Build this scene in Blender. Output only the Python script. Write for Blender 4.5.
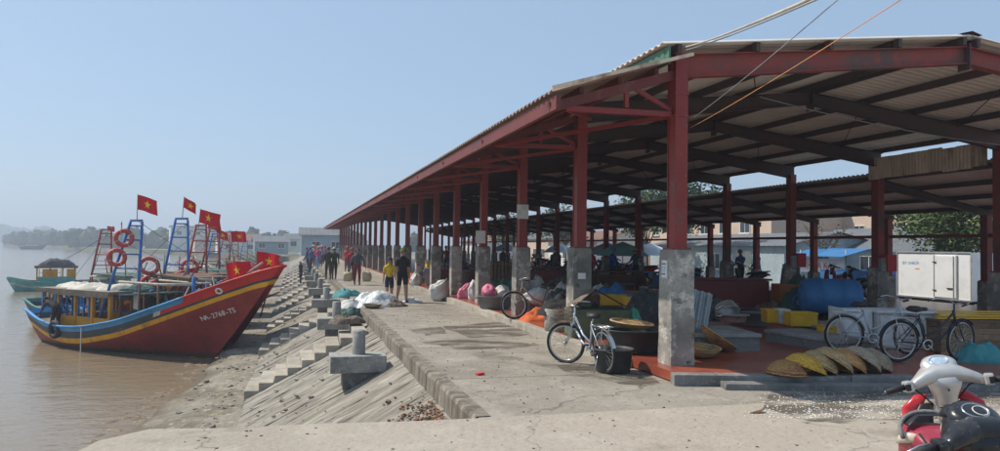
import bpy, bmesh, math, random
from mathutils import Vector, Matrix, noise
random.seed(7)
R_ = math.radians
scene = bpy.context.scene
COL = scene.collection
for _o in list(bpy.data.objects): bpy.data.objects.remove(_o)

# ---------------------------------------------------------------- camera
EYE = Vector((0, 0, 1.85)); FPX = 722.0
_th, _p, _r = R_(15.78), R_(1.72), R_(0.8)
_f0 = Vector((math.sin(_th), math.cos(_th), 0)); _r0 = Vector((math.cos(_th), -math.sin(_th), 0)); _u0 = Vector((0, 0, 1))
C_F = math.cos(_p)*_f0 + math.sin(_p)*_u0
_up = -math.sin(_p)*_f0 + math.cos(_p)*_u0
C_R = math.cos(_r)*_r0 + math.sin(_r)*_up
C_U = -math.sin(_r)*_r0 + math.cos(_r)*_up
cam = bpy.data.cameras.new('camera'); cam.sensor_width = 36; cam.lens = FPX/1000*36
cam.clip_start = 0.05; cam.clip_end = 20000
cam_o = bpy.data.objects.new('camera', cam); COL.objects.link(cam_o)
cam_o.matrix_world = Matrix(((C_R.x, C_U.x, -C_F.x, EYE.x), (C_R.y, C_U.y, -C_F.y, EYE.y), (C_R.z, C_U.z, -C_F.z, EYE.z), (0, 0, 0, 1)))
scene.camera = cam_o

# ---------------------------------------------------------------- sky and sun
SUN_AZ = Vector((-0.834, 0.552, 0)).normalized(); SUN_EL = R_(50.5)
SUN_DIR = Vector((SUN_AZ.x*math.cos(SUN_EL), SUN_AZ.y*math.cos(SUN_EL), math.sin(SUN_EL)))
world = bpy.data.worlds.new('World'); scene.world = world; world.use_nodes = True
wn = world.node_tree; wn.nodes.clear()
sky = wn.nodes.new('ShaderNodeTexSky'); sky.sky_type = 'NISHITA'; sky.sun_disc = False
sky.sun_elevation = SUN_EL; sky.sun_rotation = math.atan2(SUN_AZ.x, SUN_AZ.y)
sky.air_density = 1.0; sky.dust_density = 1.1; sky.ozone_density = 3.5
bg = wn.nodes.new('ShaderNodeBackground'); bg.inputs['Strength'].default_value = 0.096
wo = wn.nodes.new('ShaderNodeOutputWorld')
hz = wn.nodes.new('ShaderNodeMix'); hz.data_type = 'RGBA'; hz.inputs[0].default_value = 0.62; hz.inputs[7].default_value = (2.95, 4.15, 5.6, 1)   # even high haze over the whole sky
wn.links.new(sky.outputs['Color'], hz.inputs[6]); wn.links.new(hz.outputs[2], bg.inputs['Color']); wn.links.new(bg.outputs['Background'], wo.inputs['Surface'])
sun = bpy.data.lights.new('sun', 'SUN'); sun.energy = 3.5; sun.angle = R_(0.6); sun.color = (1.0, 0.92, 0.81)
sun_o = bpy.data.objects.new('sun', sun); COL.objects.link(sun_o)
sun_o.rotation_euler = SUN_DIR.to_track_quat('Z', 'Y').to_euler(); sun_o.location = (-40, 60, 80)
vs = scene.view_settings; vs.view_transform = 'Standard'; vs.look = 'None'; vs.gamma = 1.0; vs.use_curve_mapping = False
vs.exposure = 0.55
scene.render.resolution_x, scene.render.resolution_y = 1024, 462

# ---------------------------------------------------------------- helpers
def at(px, py, z=0.0):
    "point at height z seen at a pixel of the 1000x451 photograph"
    d = C_F + C_R*((px-500)/FPX) - C_U*((py-225.5)/FPX)
    return EYE + d*((z-EYE.z)/d.z)
def atY(px, py, Y):
    d = C_F + C_R*((px-500)/FPX) - C_U*((py-225.5)/FPX)
    return EYE + d*(Y/d.y)
def atX(px, py, X):
    d = C_F + C_R*((px-500)/FPX) - C_U*((py-225.5)/FPX)
    return EYE + d*(X/d.x)

def tag(o, label=None, cat=None, group=None, kind=None):
    if label: o['label'] = label
    if cat: o['category'] = cat
    if group: o['group'] = group
    if kind: o['kind'] = kind
    return o
def empty(name, loc=(0, 0, 0), rz=0.0, label=None, cat=None, group=None):
    o = bpy.data.objects.new(name, None); COL.objects.link(o)
    o.location = loc; o.rotation_euler = (0, 0, rz); o.empty_display_size = 0.2
    return tag(o, label, cat, group)
def link(name, me, parent=None, loc=(0, 0, 0), rot=(0, 0, 0), scale=(1, 1, 1)):
    o = bpy.data.objects.new(name, me); COL.objects.link(o); o.parent = parent
    o.location = loc; o.rotation_euler = rot; o.scale = scale
    return o
def kids(o): return [c for c in bpy.data.objects if c.parent == o]
def copy_tree(o, parent=None):
    c = o.copy(); COL.objects.link(c); c.parent = parent
    for ch in kids(o): copy_tree(ch, c)
    return c

class MB:
    "collects shapes for ONE mesh object"
    def __init__(s): s.v = []; s.f = []; s.m = []; s.sm = []; s.mats = []
    def mi(s, mat):
        if mat is None: return 0
        if mat not in s.mats: s.mats.append(mat)
        return s.mats.index(mat)
    def add(s, vs, fs, mat=None, smooth=False, M=None):
        b = len(s.v); k = s.mi(mat)
        for v in vs:
            v = Vector(v); s.v.append(M @ v if M is not None else v)
        for f in fs: s.f.append([b+i for i in f]); s.m.append(k); s.sm.append(smooth)
        return s
    def box(s, c, size, mat=None, rot=None, bev=0.0, M=None):
        x, y, z = size[0]/2, size[1]/2, size[2]/2
        T = Matrix.Translation(Vector(c))
        if rot is not None: T = T @ (rot if isinstance(rot, Matrix) else Matrix.Rotation(rot, 4, 'Z'))
        if M is not None: T = M @ T
        if bev <= 0:
            vs = [(-x,-y,-z),(x,-y,-z),(x,y,-z),(-x,y,-z),(-x,-y,z),(x,-y,z),(x,y,z),(-x,y,z)]
            fs = [(3,2,1,0),(4,5,6,7),(0,1,5,4),(1,2,6,5),(2,3,7,6),(3,0,4,7)]
            return s.add(vs, fs, mat, False, T)
        bm = bmesh.new(); bmesh.ops.create_cube(bm, size=1.0)
        for v in bm.verts: v.co = Vector((v.co.x*2*x, v.co.y*2*y, v.co.z*2*z))
        bmesh.ops.bevel(bm, geom=bm.edges[:], offset=bev, segments=2, profile=0.6, affect='EDGES')
        bm.verts.index_update()
        s.add([v.co.copy() for v in bm.verts], [[v.index for v in f.verts] for f in bm.faces], mat, False, T)
        bm.free(); return s
    def beam(s, p, q, w, h, mat=None, up=(0, 0, 1)):
        p, q = Vector(p), Vector(q); d = q-p; L = d.length; d.normalize()
        up = Vector(up)
        if abs(d.dot(up)) > 0.98: up = Vector((1, 0, 0))
        sd = d.cross(up).normalized(); u = sd.cross(d)
        M = Matrix(((sd.x, d.x, u.x, 0), (sd.y, d.y, u.y, 0), (sd.z, d.z, u.z, 0), (0, 0, 0, 1)))
        return s.box((p+q)/2, (w, L, h), mat, M)
    def tube(s, pts, rad, n=8, mat=None, caps=True, smooth=True):
        pts = [Vector(p) for p in pts]; N = len(pts)
        if not isinstance(rad, (list, tuple)): rad = [rad]*N
        vs = []; fs = []; prev = None
        for i, p in enumerate(pts):
            d = (pts[min(i+1, N-1)] - pts[max(i-1, 0)]).normalized()
            if prev is None:
                a = Vector((0, 0, 1)) if abs(d.z) < 0.9 else Vector((1, 0, 0))
                u = d.cross(a).normalized()
            else:
                u = (prev - d*prev.dot(d))
                u = u.normalized() if u.length > 1e-6 else d.orthogonal().normalized()
            prev = u; w = d.cross(u)
            for k in range(n):
                t = 2*math.pi*k/n
                vs.append(p + (u*math.cos(t) + w*math.sin(t))*rad[i])
        for i in range(N-1):
            for k in range(n):
                a = i*n+k; b = i*n+(k+1) % n
                fs.append((a, b, b+n, a+n))
        if caps: fs.append(tuple(range(n-1, -1, -1))); fs.append(tuple((N-1)*n+k for k in range(n)))
        return s.add(vs, fs, mat, smooth)
    def lathe(s, prof, n=20, mat=None, M=None, smooth=True, sx=1.0, sy=1.0, wob=0.0):
        vs = []; fs = []; P = len(prof)
        for r, z in prof:
            for k in range(n):
                t = 2*math.pi*k/n; rr = r*(1+wob*math.sin(3*t+z*9)+wob*.6*math.sin(5*t+1.3))
                vs.append((rr*math.cos(t)*sx, rr*math.sin(t)*sy, z))
        for i in range(P-1):
            for k in range(n):
                a = i*n+k; b = i*n+(k+1) % n
                fs.append((a, b, b+n, a+n))
        return s.add(vs, fs, mat, smooth, M)
    def prism(s, poly, z0, z1, mat=None, M=None):
        n = len(poly)
        vs = [(x, y, z0) for x, y in poly] + [(x, y, z1) for x, y in poly]
        fs = [tuple(range(n-1, -1, -1)), tuple(range(n, 2*n))] + [(i, (i+1) % n, n+(i+1) % n, n+i) for i in range(n)]
        return s.add(vs, fs, mat, False, M)
    def torus(s, R, r, n=28, m=8, mat=None, M=None):
        vs = []; fs = []
        for i in range(n):
            t = 2*math.pi*i/n
            for k in range(m):
                q = 2*math.pi*k/m; rr = R+r*math.cos(q)
                vs.append((rr*math.cos(t), rr*math.sin(t), r*math.sin(q)))
        for i in range(n):
            for k in range(m):
                fs.append((i*m+k, ((i+1) % n)*m+k, ((i+1) % n)*m+(k+1) % m, i*m+(k+1) % m))
        return s.add(vs, fs, mat, True, M)
    def mesh(s, name, mat=None):
        me = bpy.data.meshes.new(name)
        me.from_pydata([tuple(v) for v in s.v], [], s.f); 
        ms = s.mats if s.mats else [mat]
        for m in ms: me.materials.append(MT[m] if isinstance(m, str) else m)
        me.polygons.foreach_set('material_index', s.m); me.polygons.foreach_set('use_smooth', s.sm)
        me.update(); return me
    def build(s, name, mat=None, parent=None, **k):
        return link(name, s.mesh(name, mat), parent, **k)

# ---------------------------------------------------------------- materials
MT = {}
def mat(name, col, rough=0.75, layers=(), bump=None, metal=0.0, spec=0.4, rand=0.0, coord='Object', trans=0.0, stretch=None):
    """base colour, then layers (scale, colour, lo, hi, detail) mixed over it by noise; bump (scale, distance)"""
    m = bpy.data.materials.new(name); m.use_nodes = True; t = m.node_tree; N = t.nodes; L = t.links
    b = N['Principled BSDF']; b.inputs['Roughness'].default_value = rough; b.inputs['Metallic'].default_value = metal
    b.inputs['Specular IOR Level'].default_value = spec
    if trans: b.inputs['Transmission Weight'].default_value = trans
    tc = N.new('ShaderNodeTexCoord'); src = tc.outputs[coord]
    if stretch:
        mp = N.new('ShaderNodeMapping'); mp.inputs['Scale'].default_value = stretch
        L.new(src, mp.inputs['Vector']); src = mp.outputs['Vector']
    oi = N.new('ShaderNodeObjectInfo')
    off = N.new('ShaderNodeVectorMath'); off.operation = 'ADD'
    sc = N.new('ShaderNodeMath'); sc.operation = 'MULTIPLY'; sc.inputs[1].default_value = 37.0
    L.new(oi.outputs['Random'], sc.inputs[0]); L.new(src, off.inputs[0]); L.new(sc.outputs[0], off.inputs[1])
    vec = off.outputs[0]
    c = N.new('ShaderNodeRGB'); c.outputs[0].default_value = (*col, 1); cur = c.outputs[0]
    for (s_, lc, lo, hi, det) in layers:
        nz = N.new('ShaderNodeTexNoise'); nz.inputs['Scale'].default_value = s_; nz.inputs['Detail'].default_value = det
        nz.inputs['Roughness'].default_value = 0.62
        L.new(vec, nz.inputs['Vector'])
        mr = N.new('ShaderNodeMapRange'); mr.inputs['From Min'].default_value = lo; mr.inputs['From Max'].default_value = hi
        mr.clamp = True
        L.new(nz.outputs['Fac'], mr.inputs['Value'])
        mx = N.new('ShaderNodeMix'); mx.data_type = 'RGBA'; mx.inputs[7].default_value = (*lc, 1)
        L.new(mr.outputs[0], mx.inputs[0]); L.new(cur, mx.inputs[6]); cur = mx.outputs[2]
    if rand:
        hs = N.new('ShaderNodeHueSaturation'); r2 = N.new('ShaderNodeMapRange')
        r2.inputs['To Min'].default_value = 1-rand; r2.inputs['To Max'].default_value = 1+rand
        L.new(oi.outputs['Random'], r2.inputs['Value']); L.new(r2.outputs[0], hs.inputs['Value']); L.new(cur, hs.inputs['Color']); cur = hs.outputs[0]
    L.new(cur, b.inputs['Base Color'])
    if bump:
        nb = N.new('ShaderNodeTexNoise'); nb.inputs['Scale'].default_value = bump[0]; nb.inputs['Detail'].default_value = 6
        L.new(vec, nb.inputs['Vector'])
        bp = N.new('ShaderNodeBump'); bp.inputs['Distance'].default_value = bump[1]; bp.inputs['Strength'].default_value = 0.8
        L.new(nb.outputs['Fac'], bp.inputs['Height']); L.new(bp.outputs[0], b.inputs['Normal'])
    MT[name] = m; return m

def ground_mat(name, col, dark, light, stain, crack=True, rough=0.85):
    m = mat(name, col, rough, layers=((0.35, dark, .45, .75, 5), (1.7, light, .5, .75, 6), (9, dark, .55, .8, 4), (45, light, .55, .75, 3), (0.55, stain, .58, .7, 7)), bump=(14, .02))
    t = m.node_tree; N = t.nodes; L = t.links; b = N['Principled BSDF']
    if crack:
        tc = N.new('ShaderNodeTexCoord')
        dn = N.new('ShaderNodeTexNoise'); dn.inputs['Scale'].default_value = 1.1; dn.inputs['Detail'].default_value = 5
        ad = N.new('ShaderNodeVectorMath'); ad.operation = 'MULTIPLY_ADD'; ad.inputs[1].default_value = (1.2, 1.2, 0); 
        L.new(tc.outputs['Object'], dn.inputs['Vector']); L.new(dn.outputs['Color'], ad.inputs[0]); L.new(tc.outputs['Object'], ad.inputs[2])
        vo = N.new('ShaderNodeTexVoronoi'); vo.feature = 'DISTANCE_TO_EDGE'; vo.inputs['Scale'].default_value = 0.28
        L.new(ad.outputs[0], vo.inputs['Vector'])
        mr = N.new('ShaderNodeMapRange'); mr.inputs['From Min'].default_value = 0.0; mr.inputs['From Max'].default_value = 0.0035
        mr.inputs['To Min'].default_value = 0.55; mr.inputs['To Max'].default_value = 0.0
        L.new(vo.outputs['Distance'], mr.inputs['Value'])
        mx = N.new('ShaderNodeMix'); mx.data_type = 'RGBA'; mx.inputs[7].default_value = (*[c*.35 for c in stain], 1)
        cur = b.inputs['Base Color'].links[0].from_socket
        L.new(mr.outputs[0], mx.inputs[0]); L.new(cur, mx.inputs[6]); L.new(mx.outputs[2], b.inputs['Base Color'])
    return m
ground_mat('concrete_ground', (.36, .315, .255), (.27, .232, .185), (.43, .385, .32), (.19, .16, .122))
ground_mat('concrete_walk', (.28, .25, .207), (.18, .157, .126), (.37, .335, .282), (.10, .085, .066))
mat('kerb_face', (.22, .19, .15), .92, ((2.5, (.11, .092, .07), .42, .60, 7), (7, (.33, .295, .24), .52, .68, 6), (16, (.08, .068, .052), .60, .72, 5)), (14, .03), stretch=(1, 1.6, .35))
mat('concrete_slope', (.255, .23, .19), .9, ((1.6, (.155, .135, .105), .42, .62, 7), (4.5, (.36, .335, .29), .50, .68, 6), (11, (.12, .105, .08), .56, .70, 6), (1.1, (.15, .155, .085), .60, .72, 5)), (9, .03), stretch=(.4, 1.7, .4))
mat('concrete_toe', (.245, .215, .17), .9, ((.7, (.135, .115, .083), .42, .60, 7), (2.2, (.17, .18, .08), .56, .70, 6), (6, (.36, .325, .27), .52, .70, 6), (20, (.13, .11, .08), .58, .72, 4)), (9, .06))
mat('concrete_block', (.30, .29, .27), .85, ((2.2, (.17, .165, .15), .45, .7, 6), (14, (.42, .41, .38), .52, .75, 5)), (18, .012), rand=.12)
mat('concrete_plinth', (.34, .32, .28), .88, ((1.1, (.14, .135, .12), .40, .62, 8), (3.2, (.54, .51, .45), .54, .66, 8), (6, (.07, .068, .062), .58, .70, 8), (26, (.22, .2, .17), .5, .7, 4)), (22, .012), rand=.1)
mat('concrete_dark', (.19, .185, .175), .8, ((1.4, (.09, .09, .085), .45, .7, 6), (12, (.30, .29, .27), .52, .75, 5)), (20, .012), rand=.1)
mat('concrete_step', (.37, .335, .275), .9, ((2.0, (.24, .21, .165), .45, .7, 6), (14, (.48, .44, .37), .55, .75, 5)), (15, .02), rand=.12)
mat('street_grey', (.20, .19, .18), .9, ((.6, (.13, .125, .12), .45, .7, 5),), (20, .01))
mat('red_tile', (.28, .06, .032), .28, ((.7, (.36, .085, .04), .4, .65, 5), (2.5, (.15, .05, .04), .5, .68, 6), (11, (.20, .12, .095), .56, .72, 5)), (12, .006))
mat('red_steel', (.25, .032, .025), .5, ((.9, (.20, .022, .02), .45, .7, 5), (4, (.16, .065, .04), .56, .68, 7), (16, (.38, .09, .06), .6, .75, 4), (2.2, (.10, .05, .04), .66, .74, 8)), (30, .002))
mat('dark_steel', (.075, .05, .047), .65, ((1.2, (.13, .045, .035), .5, .7, 5), (8, (.05, .045, .042), .5, .7, 4)), (30, .002))
mat('beam_steel', (.24, .05, .038), .65, ((1.0, (.09, .07, .06), .48, .66, 5), (3.5, (.36, .05, .035), .52, .66, 5), (9, (.16, .09, .06), .58, .7, 6)), (30, .002))
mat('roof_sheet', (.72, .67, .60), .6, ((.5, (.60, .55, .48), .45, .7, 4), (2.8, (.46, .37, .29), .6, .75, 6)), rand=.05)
mat('roof_green', (.06, .17, .10), .5, ((1.5, (.10, .20, .13), .5, .7, 4),))
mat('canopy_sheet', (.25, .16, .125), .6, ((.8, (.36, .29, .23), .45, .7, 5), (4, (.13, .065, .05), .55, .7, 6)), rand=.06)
mat('rust_sheet', (.58, .48, .37), .75, ((2.5, (.26, .14, .08), .50, .66, 6), (8, (.66, .58, .48), .55, .7, 4)), (15, .006), rand=.2, stretch=(1, 1, .25))
mat('galvanised', (.30, .33, .34), .5, ((2, (.22, .245, .25), .45, .7, 5), (9, (.38, .40, .40), .55, .7, 4)), metal=.3)
_m = MT['concrete_toe']; _t = _m.node_tree; _N = _t.nodes; _L = _t.links; _b = _N['Principled BSDF']
_tc = _N.new('ShaderNodeTexCoord'); _sx = _N.new('ShaderNodeSeparateXYZ'); _L.new(_tc.outputs['Object'], _sx.inputs[0])
_nz = _N.new('ShaderNodeTexNoise'); _nz.inputs['Scale'].default_value = 1.6; _nz.inputs['Detail'].default_value = 5; _L.new(_tc.outputs['Object'], _nz.inputs['Vector'])
_ma = _N.new('ShaderNodeMath'); _ma.operation = 'MULTIPLY_ADD'; _ma.inputs[1].default_value = .35; _L.new(_nz.outputs['Fac'], _ma.inputs[0]); _L.new(_sx.outputs['Z'], _ma.inputs[2])
_mr = _N.new('ShaderNodeMapRange'); _mr.inputs['From Min'].default_value = -1.78; _mr.inputs['From Max'].default_value = -1.98; _L.new(_ma.outputs[0], _mr.inputs['Value'])
_mx = _N.new('ShaderNodeMix'); _mx.data_type = 'RGBA'; _mx.inputs[7].default_value = (.095, .075, .048, 1)
_L.new(_mr.outputs[0], _mx.inputs[0]); _L.new(_b.inputs['Base Color'].links[0].from_socket, _mx.inputs[6]); _L.new(_mx.outputs[2], _b.inputs['Base Color'])
mat('gravel_rust', (.26, .12, .065), .9)
mat('eave_red', (.17, .035, .03), .6, ((1.0, (.12, .03, .027), .45, .7, 5), (5, (.20, .09, .06), .58, .72, 6)), (30, .002))
mat('mud', (.17, .125, .08), .8, ((1.5, (.26, .22, .16), .5, .7, 6), (9, (.08, .06, .04), .52, .7, 5)), (6, .06))

def water_mat():
    m = bpy.data.materials.new('river_water'); m.use_nodes = True; t = m.node_tree; N = t.nodes; L = t.links
    b = N['Principled BSDF']; b.inputs['Roughness'].default_value = 0.12; b.inputs['IOR'].default_value = 1.33
    tc = N.new('ShaderNodeTexCoord')
    nz = N.new('ShaderNodeTexNoise'); nz.inputs['Scale'].default_value = .06; nz.inputs['Detail'].default_value = 4
    L.new(tc.outputs['Object'], nz.inputs['Vector'])
    mx = N.new('ShaderNodeMix'); mx.data_type = 'RGBA'
    mx.inputs[6].default_value = (.25, .185, .115, 1); mx.inputs[7].default_value = (.20, .17, .125, 1)
    L.new(nz.outputs['Fac'], mx.inputs[0]); L.new(mx.outputs[2], b.inputs['Base Color'])
    h = None
    for s_, w, st in ((0.7, .75, (1, 1.9, 1)), (2.3, .34, (1.3, 2.2, 1)), (7, .08, (1, 1.4, 1))):
        mp = N.new('ShaderNodeMapping'); mp.inputs['Scale'].default_value = st; mp.inputs['Rotation'].default_value = (0, 0, .5)
        L.new(tc.outputs['Object'], mp.inputs['Vector'])
        n = N.new('ShaderNodeTexNoise'); n.inputs['Scale'].default_value = s_; n.inputs['Detail'].default_value = 3; n.inputs['Distortion'].default_value = .6
        L.new(mp.outputs[0], n.inputs['Vector'])
        mu = N.new('ShaderNodeMath'); mu.operation = 'MULTIPLY'; mu.inputs[1].default_value = w; L.new(n.outputs['Fac'], mu.inputs[0])
        if h is None: h = mu.outputs[0]
        else:
            a = N.new('ShaderNodeMath'); a.operation = 'ADD'; L.new(h, a.inputs[0]); L.new(mu.outputs[0], a.inputs[1]); h = a.outputs[0]
    bp = N.new('ShaderNodeBump'); bp.inputs['Distance'].default_value = .052; bp.inputs['Strength'].default_value = 1.0
    L.new(h, bp.inputs['Height']); L.new(bp.outputs[0], b.inputs['Normal'])
    MT['river_water'] = m
water_mat()
# ---------------------------------------------------------------- the setting
WZ = -2.3
tag(MB().add([(-3500, -60, WZ), (60, -60, WZ), (60, 4000, WZ), (-3500, 4000, WZ)], [(0, 1, 2, 3)]).build('water', 'river_water'), 'brown rippled river water beside the sloping quay', kind='structure')

# land behind the quay edge, one sheet to the horizon
XE = 1.95
land = MB()
land.add([(XE, 7.6, 0), (22.4, 7.6, 0), (22.4, 2500, 0), (XE, 2500, 0)], [(0, 1, 2, 3)])
land.add([(22.4, 7.6, 0), (22.4, 7.6, -.7), (22.4, 2500, -.7), (22.4, 2500, 0)], [(0, 1, 2, 3)])
tag(MB().add([(22.3, 7.4, -.65), (420, 7.4, -.65), (420, 2500, -.65), (22.3, 2500, -.65)], [(0, 1, 2, 3)]).build('road', 'street_grey'), 'grey street lying lower behind the market', kind='structure')
land.add([(XE, 7.6, 0), (XE, 2500, 0), (XE, 2500, -3), (XE, 7.6, -3)], [(0, 3, 2, 1)])
tag(land.build('ground', 'concrete_walk'), 'worn concrete ground of the quay and market', kind='structure')
# apron the photographer stands on: reaches out over the water's edge
ap = [(420, 7.6), (XE, 7.6), (1.2, 7.62), (.3, 7.72), (-.6, 7.74), (-1.35, 7.86), (-1.72, 7.5), (-1.85, 7.0), (-2.6, 5.0), (-4.5, 2), (-6, -2), (-6, -30), (420, -30)]
apm = MB(); n = len(ap)
apm.add([(x, y, .004) for x, y in ap] + [(x, y, -3) for x, y in ap], [tuple(range(n-1, -1, -1))] + [(i, (i+1) % n, n+(i+1) % n, n+i) for i in range(n)])
tag(apm.build('pavement', 'concrete_ground'), 'pale dusty concrete apron in front of the market', kind='structure')

# weathered quay kerb wall: face below the walkway edge, built of cast lengths
kw = empty('quay_wall', (0, 0, 0), 0, 'rough concrete wall along the edge of the walkway', 'wall')
y = 7.64; k = 0
while y < 110:
    L_ = 2.9
    m = MB(); nn = 22; rows = []
    rng = random.Random(k); J = lambda yy_, c_: noise.noise((yy_*2.2, c_*3.1, 0))*.6+noise.noise((yy_*6.5, c_*1.7, 4))*.4
    for i in range(nn+1):
        yy = y + .012 + (L_-.024)*i/nn
        rows.append([(XE+.14+J(yy, 1)*.02, yy, .012+J(yy, 2)*.006), (XE-.03+J(yy*.5, 3)*.022, yy, .010+J(yy, 4)*.006), (XE-.055+J(yy*.5, 3)*.026, yy, -.035+J(yy*.6, 7)*.012), (XE-.06+J(yy*.5, 6)*.03, yy, -.22), (XE-.07, yy, -.7)])
    vs_ = [p for r in rows for p in r]; fs_ = []
    for i in range(nn):
        for j in range(4): fs_.append((i*5+j, i*5+j+1, (i+1)*5+j+1, (i+1)*5+j))
    m.add(vs_, fs_); m.build('kerb_length', 'kerb_face', kw)
    y += L_; k += 1

# sloping revetment: panels with raised ribs running down the slope, then a flat toe
SX0, SZ0, SX1, SZ1 = XE-.04, -.26, -1.05, -1.82
def slope_z(x): return SZ0 + (SX0-x)/(SX0-SX1)*(SZ1-SZ0)
rv = tag(MB().add([(SX0, 7, SZ0-.09), (SX0, 2000, SZ0-.09), (SX1-.02, 2000, SZ1-.09), (SX1-.02, 7, SZ1-.09)], [(0, 1, 2, 3)]).build('revetment', 'concrete_slope'), 'sloping concrete revetment falling from the walkway to the river', kind='structure')
def make_panel(seed, W):
    rng = random.Random(seed); m = MB()
    nu = 14; xs = []; c = 0
    edges = [0]
    while edges[-1] < W-.14: edges.append(edges[-1]+rng.uniform(.05, .26))
    edges[-1] = W+.006
    cols = []
    for e in range(len(edges)-1):
        h = rng.choice((0, 0, .002, .004, .016))+rng.uniform(-.003, .003); cols.append((edges[e]+.004, h)); cols.append((edges[e+1]-.008, h+rng.uniform(-.006, .006)))
    vs_ = []; fs_ = []
    for (yy, h) in cols:
        for i in range(nu+1):
            u = i/nu; x = SX0+(SX1-SX0)*u
            vs_.append((x, yy+rng.uniform(-.008, .008), slope_z(x)+h+rng.uniform(-.01, .01)))
    for c in range(len(cols)-1):
        for i in range(nu): fs_.append((c*(nu+1)+i, c*(nu+1)+i+1, (c+1)*(nu+1)+i+1, (c+1)*(nu+1)+i))
    m.add(vs_, fs_); return m.mesh('slope_panel', 'concrete_slope')
pms = [make_panel(i, 1.2) for i in range(7)]
y = 7.3; k = 0
while y < 112:
    link('slope_panel', pms[(k*3) % 7], rv, (0, y, random.uniform(-.004, .004)))
    y += 1.2; k += 1
toe = MB(); rng = random.Random(3); xs = [SX1+.1, SX1-.4, -2.0, -2.45, -2.85, -3.3]; zs = [SZ1-.02, SZ1-.05, -1.93, -2.08, -2.38, -2.9]
ys = [7.0+i*.7 for i in range(170)] + [140, 180, 260, 400, 900, 2000]
vs_ = []; fs_ = []
for yy in ys:
    for i, (x, z) in enumerate(zip(xs, zs)):
        wob = noise.noise((yy*.35, i*.6, 0))*(.35 if i > 1 else .06) + noise.noise((yy*1.3, i*1.1, 5))*(.16 if i > 1 else .02)
        vs_.append((x+wob - (.9 if i > 2 else 0)*max(0, 1-abs(yy-15)/8), yy, z+noise.noise((yy*.8, i, 9))*.07))
W6 = len(xs)
for j in range(len(ys)-1):
    for i in range(W6-1): fs_.append((j*W6+i, j*W6+i+1, (j+1)*W6+i+1, (j+1)*W6+i))
tag(toe.add(vs_, fs_, smooth=True).build('quay_toe', 'concrete_toe'), 'uneven stained concrete toe of the quay at the water line', kind='structure')
# loose slabs, rubble and rubbish on the slope and toe
rub = MB(); rng = random.Random(11)
for i in range(1500):
    yy = 8+ (rng.random()**1.6)*80; u = rng.random()**.7
    if rng.random() < .38: x = SX0-.1+(SX1-SX0)*u; z = slope_z(x)+.03
    else: x = rng.uniform(-2.6, SX1); z = -1.86-.14*max(0, (-1.5-x))
    s_ = rng.choice((.015, .02, .03, .03, .04, .07))*rng.uniform(.6, 1.3)
    Mr = Matrix.Rotation(rng.uniform(0, 6.3), 4, 'Z') @ Matrix.Rotation(rng.uniform(-.5, .5), 4, 'X')
    rub.box((x, yy, z), (s_*rng.uniform(.7, 2.2), s_, s_*rng.uniform(.25, .8)), rng.choice(('concrete_step', 'concrete_dark', 'mud', 'concrete_block')), Mr)
tag(rub.build('rubble'), 'broken concrete and small rubbish scattered on the slope', kind='stuff')
gv = MB(); rng = random.Random(61)
for i in range(900):
    x = XE-.12-abs(rng.gauss(0, .32)); yy = 8.0+abs(rng.gauss(0, .9)); s_ = rng.uniform(.012, .035)
    gv.box((x, yy, slope_z(x)+.018+rng.uniform(0, .02)), (s_*1.3, s_, s_*.8), rng.choice(('gravel_rust', 'gravel_rust', 'concrete_step', 'mud')), rng.uniform(0, 3))
tag(gv.build('gravel'), 'rusty gravel lying at the top of the slope by the apron', kind='stuff')
mudm = MB(); rng = random.Random(21)
for i in range(260):
    yy = rng.uniform(11, 40); x = rng.uniform(-3.5, -2.5) - .8*max(0, 1-abs(yy-16)/8)
    s_ = rng.uniform(.05, .2)
    mudm.lathe([(0.01, s_*.12), (s_*.4, s_*.14), (s_*.9, s_*.02), (s_, -.15)], 7, M=Matrix.Translation((x, yy, WZ+.0)) @ Matrix.Rotation(rng.uniform(0, 6), 4, 'Z'), wob=.25, smooth=False, sx=rng.uniform(.7, 1.6))
tag(mudm.build('shore_stones', 'mud'), 'muddy stones along the water line', kind='stuff')

# stairs down the slope, bollards on blocks
def make_stair():
    e = empty('quay_stair'); n = 9
    for i in range(n):
        x0 = 1.75-(i)*.31; z0 = -.25-i*.171
        MB().box((x0-.16+.02*math.sin(i*2.3), .03*math.sin(i*1.7), z0-.28+.012*math.sin(i*3.1)), (.335, 1.75+.05*math.sin(i*4.1), .56), bev=.022, rot=.03*math.sin(i*5.3)).build('step', 'concrete_step', e)
    return e
def make_bollard():
    e = empty('mooring_bollard')
    MB().box((-.02, 0, -.13), (1.0, .62, .30), bev=.015).build('base_block', 'concrete_block', e)
    MB().box((.08, 0, -.42), (.75, .45, .28), bev=.01).build('footing', 'concrete_dark', e)
    MB().lathe([(0, .46), (.10, .458), (.118, .44), (.12, .0), (.125, -.02), (.125, -.08)], 18).build('post', 'concrete_block', e)
    return e
ORD = ('first', 'second', 'third', 'fourth', 'fifth', 'sixth', 'seventh', 'eighth', 'ninth', 'tenth', 'eleventh')
st0 = make_stair(); bo0 = make_bollard()
for i in range(11):
    s = st0 if i == 0 else copy_tree(st0)
    s.location = (0, 18.95+6.9*i, 0)
    tag(s, 'rough concrete stair down the revetment, %s counted from the apron' % ORD[i], 'stairs', 'concrete stairs down the revetment')
    b = bo0 if i == 0 else copy_tree(bo0)
    b.location = (1.16-.03*(i > 0), 13.55+7.0*i-.1*(i > 0)*i, -.17)
    tag(b, 'grey concrete mooring bollard on a block, %s counted from the apron' % ORD[i], 'bollard', 'mooring bollards along the quay')
# ---------------------------------------------------------------- market platform and shed
XA, XB, XC, XRG, FY, FS, NF = 5.5, 16.5, 20.6, 11.0, 9.7, 3.87, 23
YEND = FY+FS*(NF-1)+.6
PZ = .15
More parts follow.
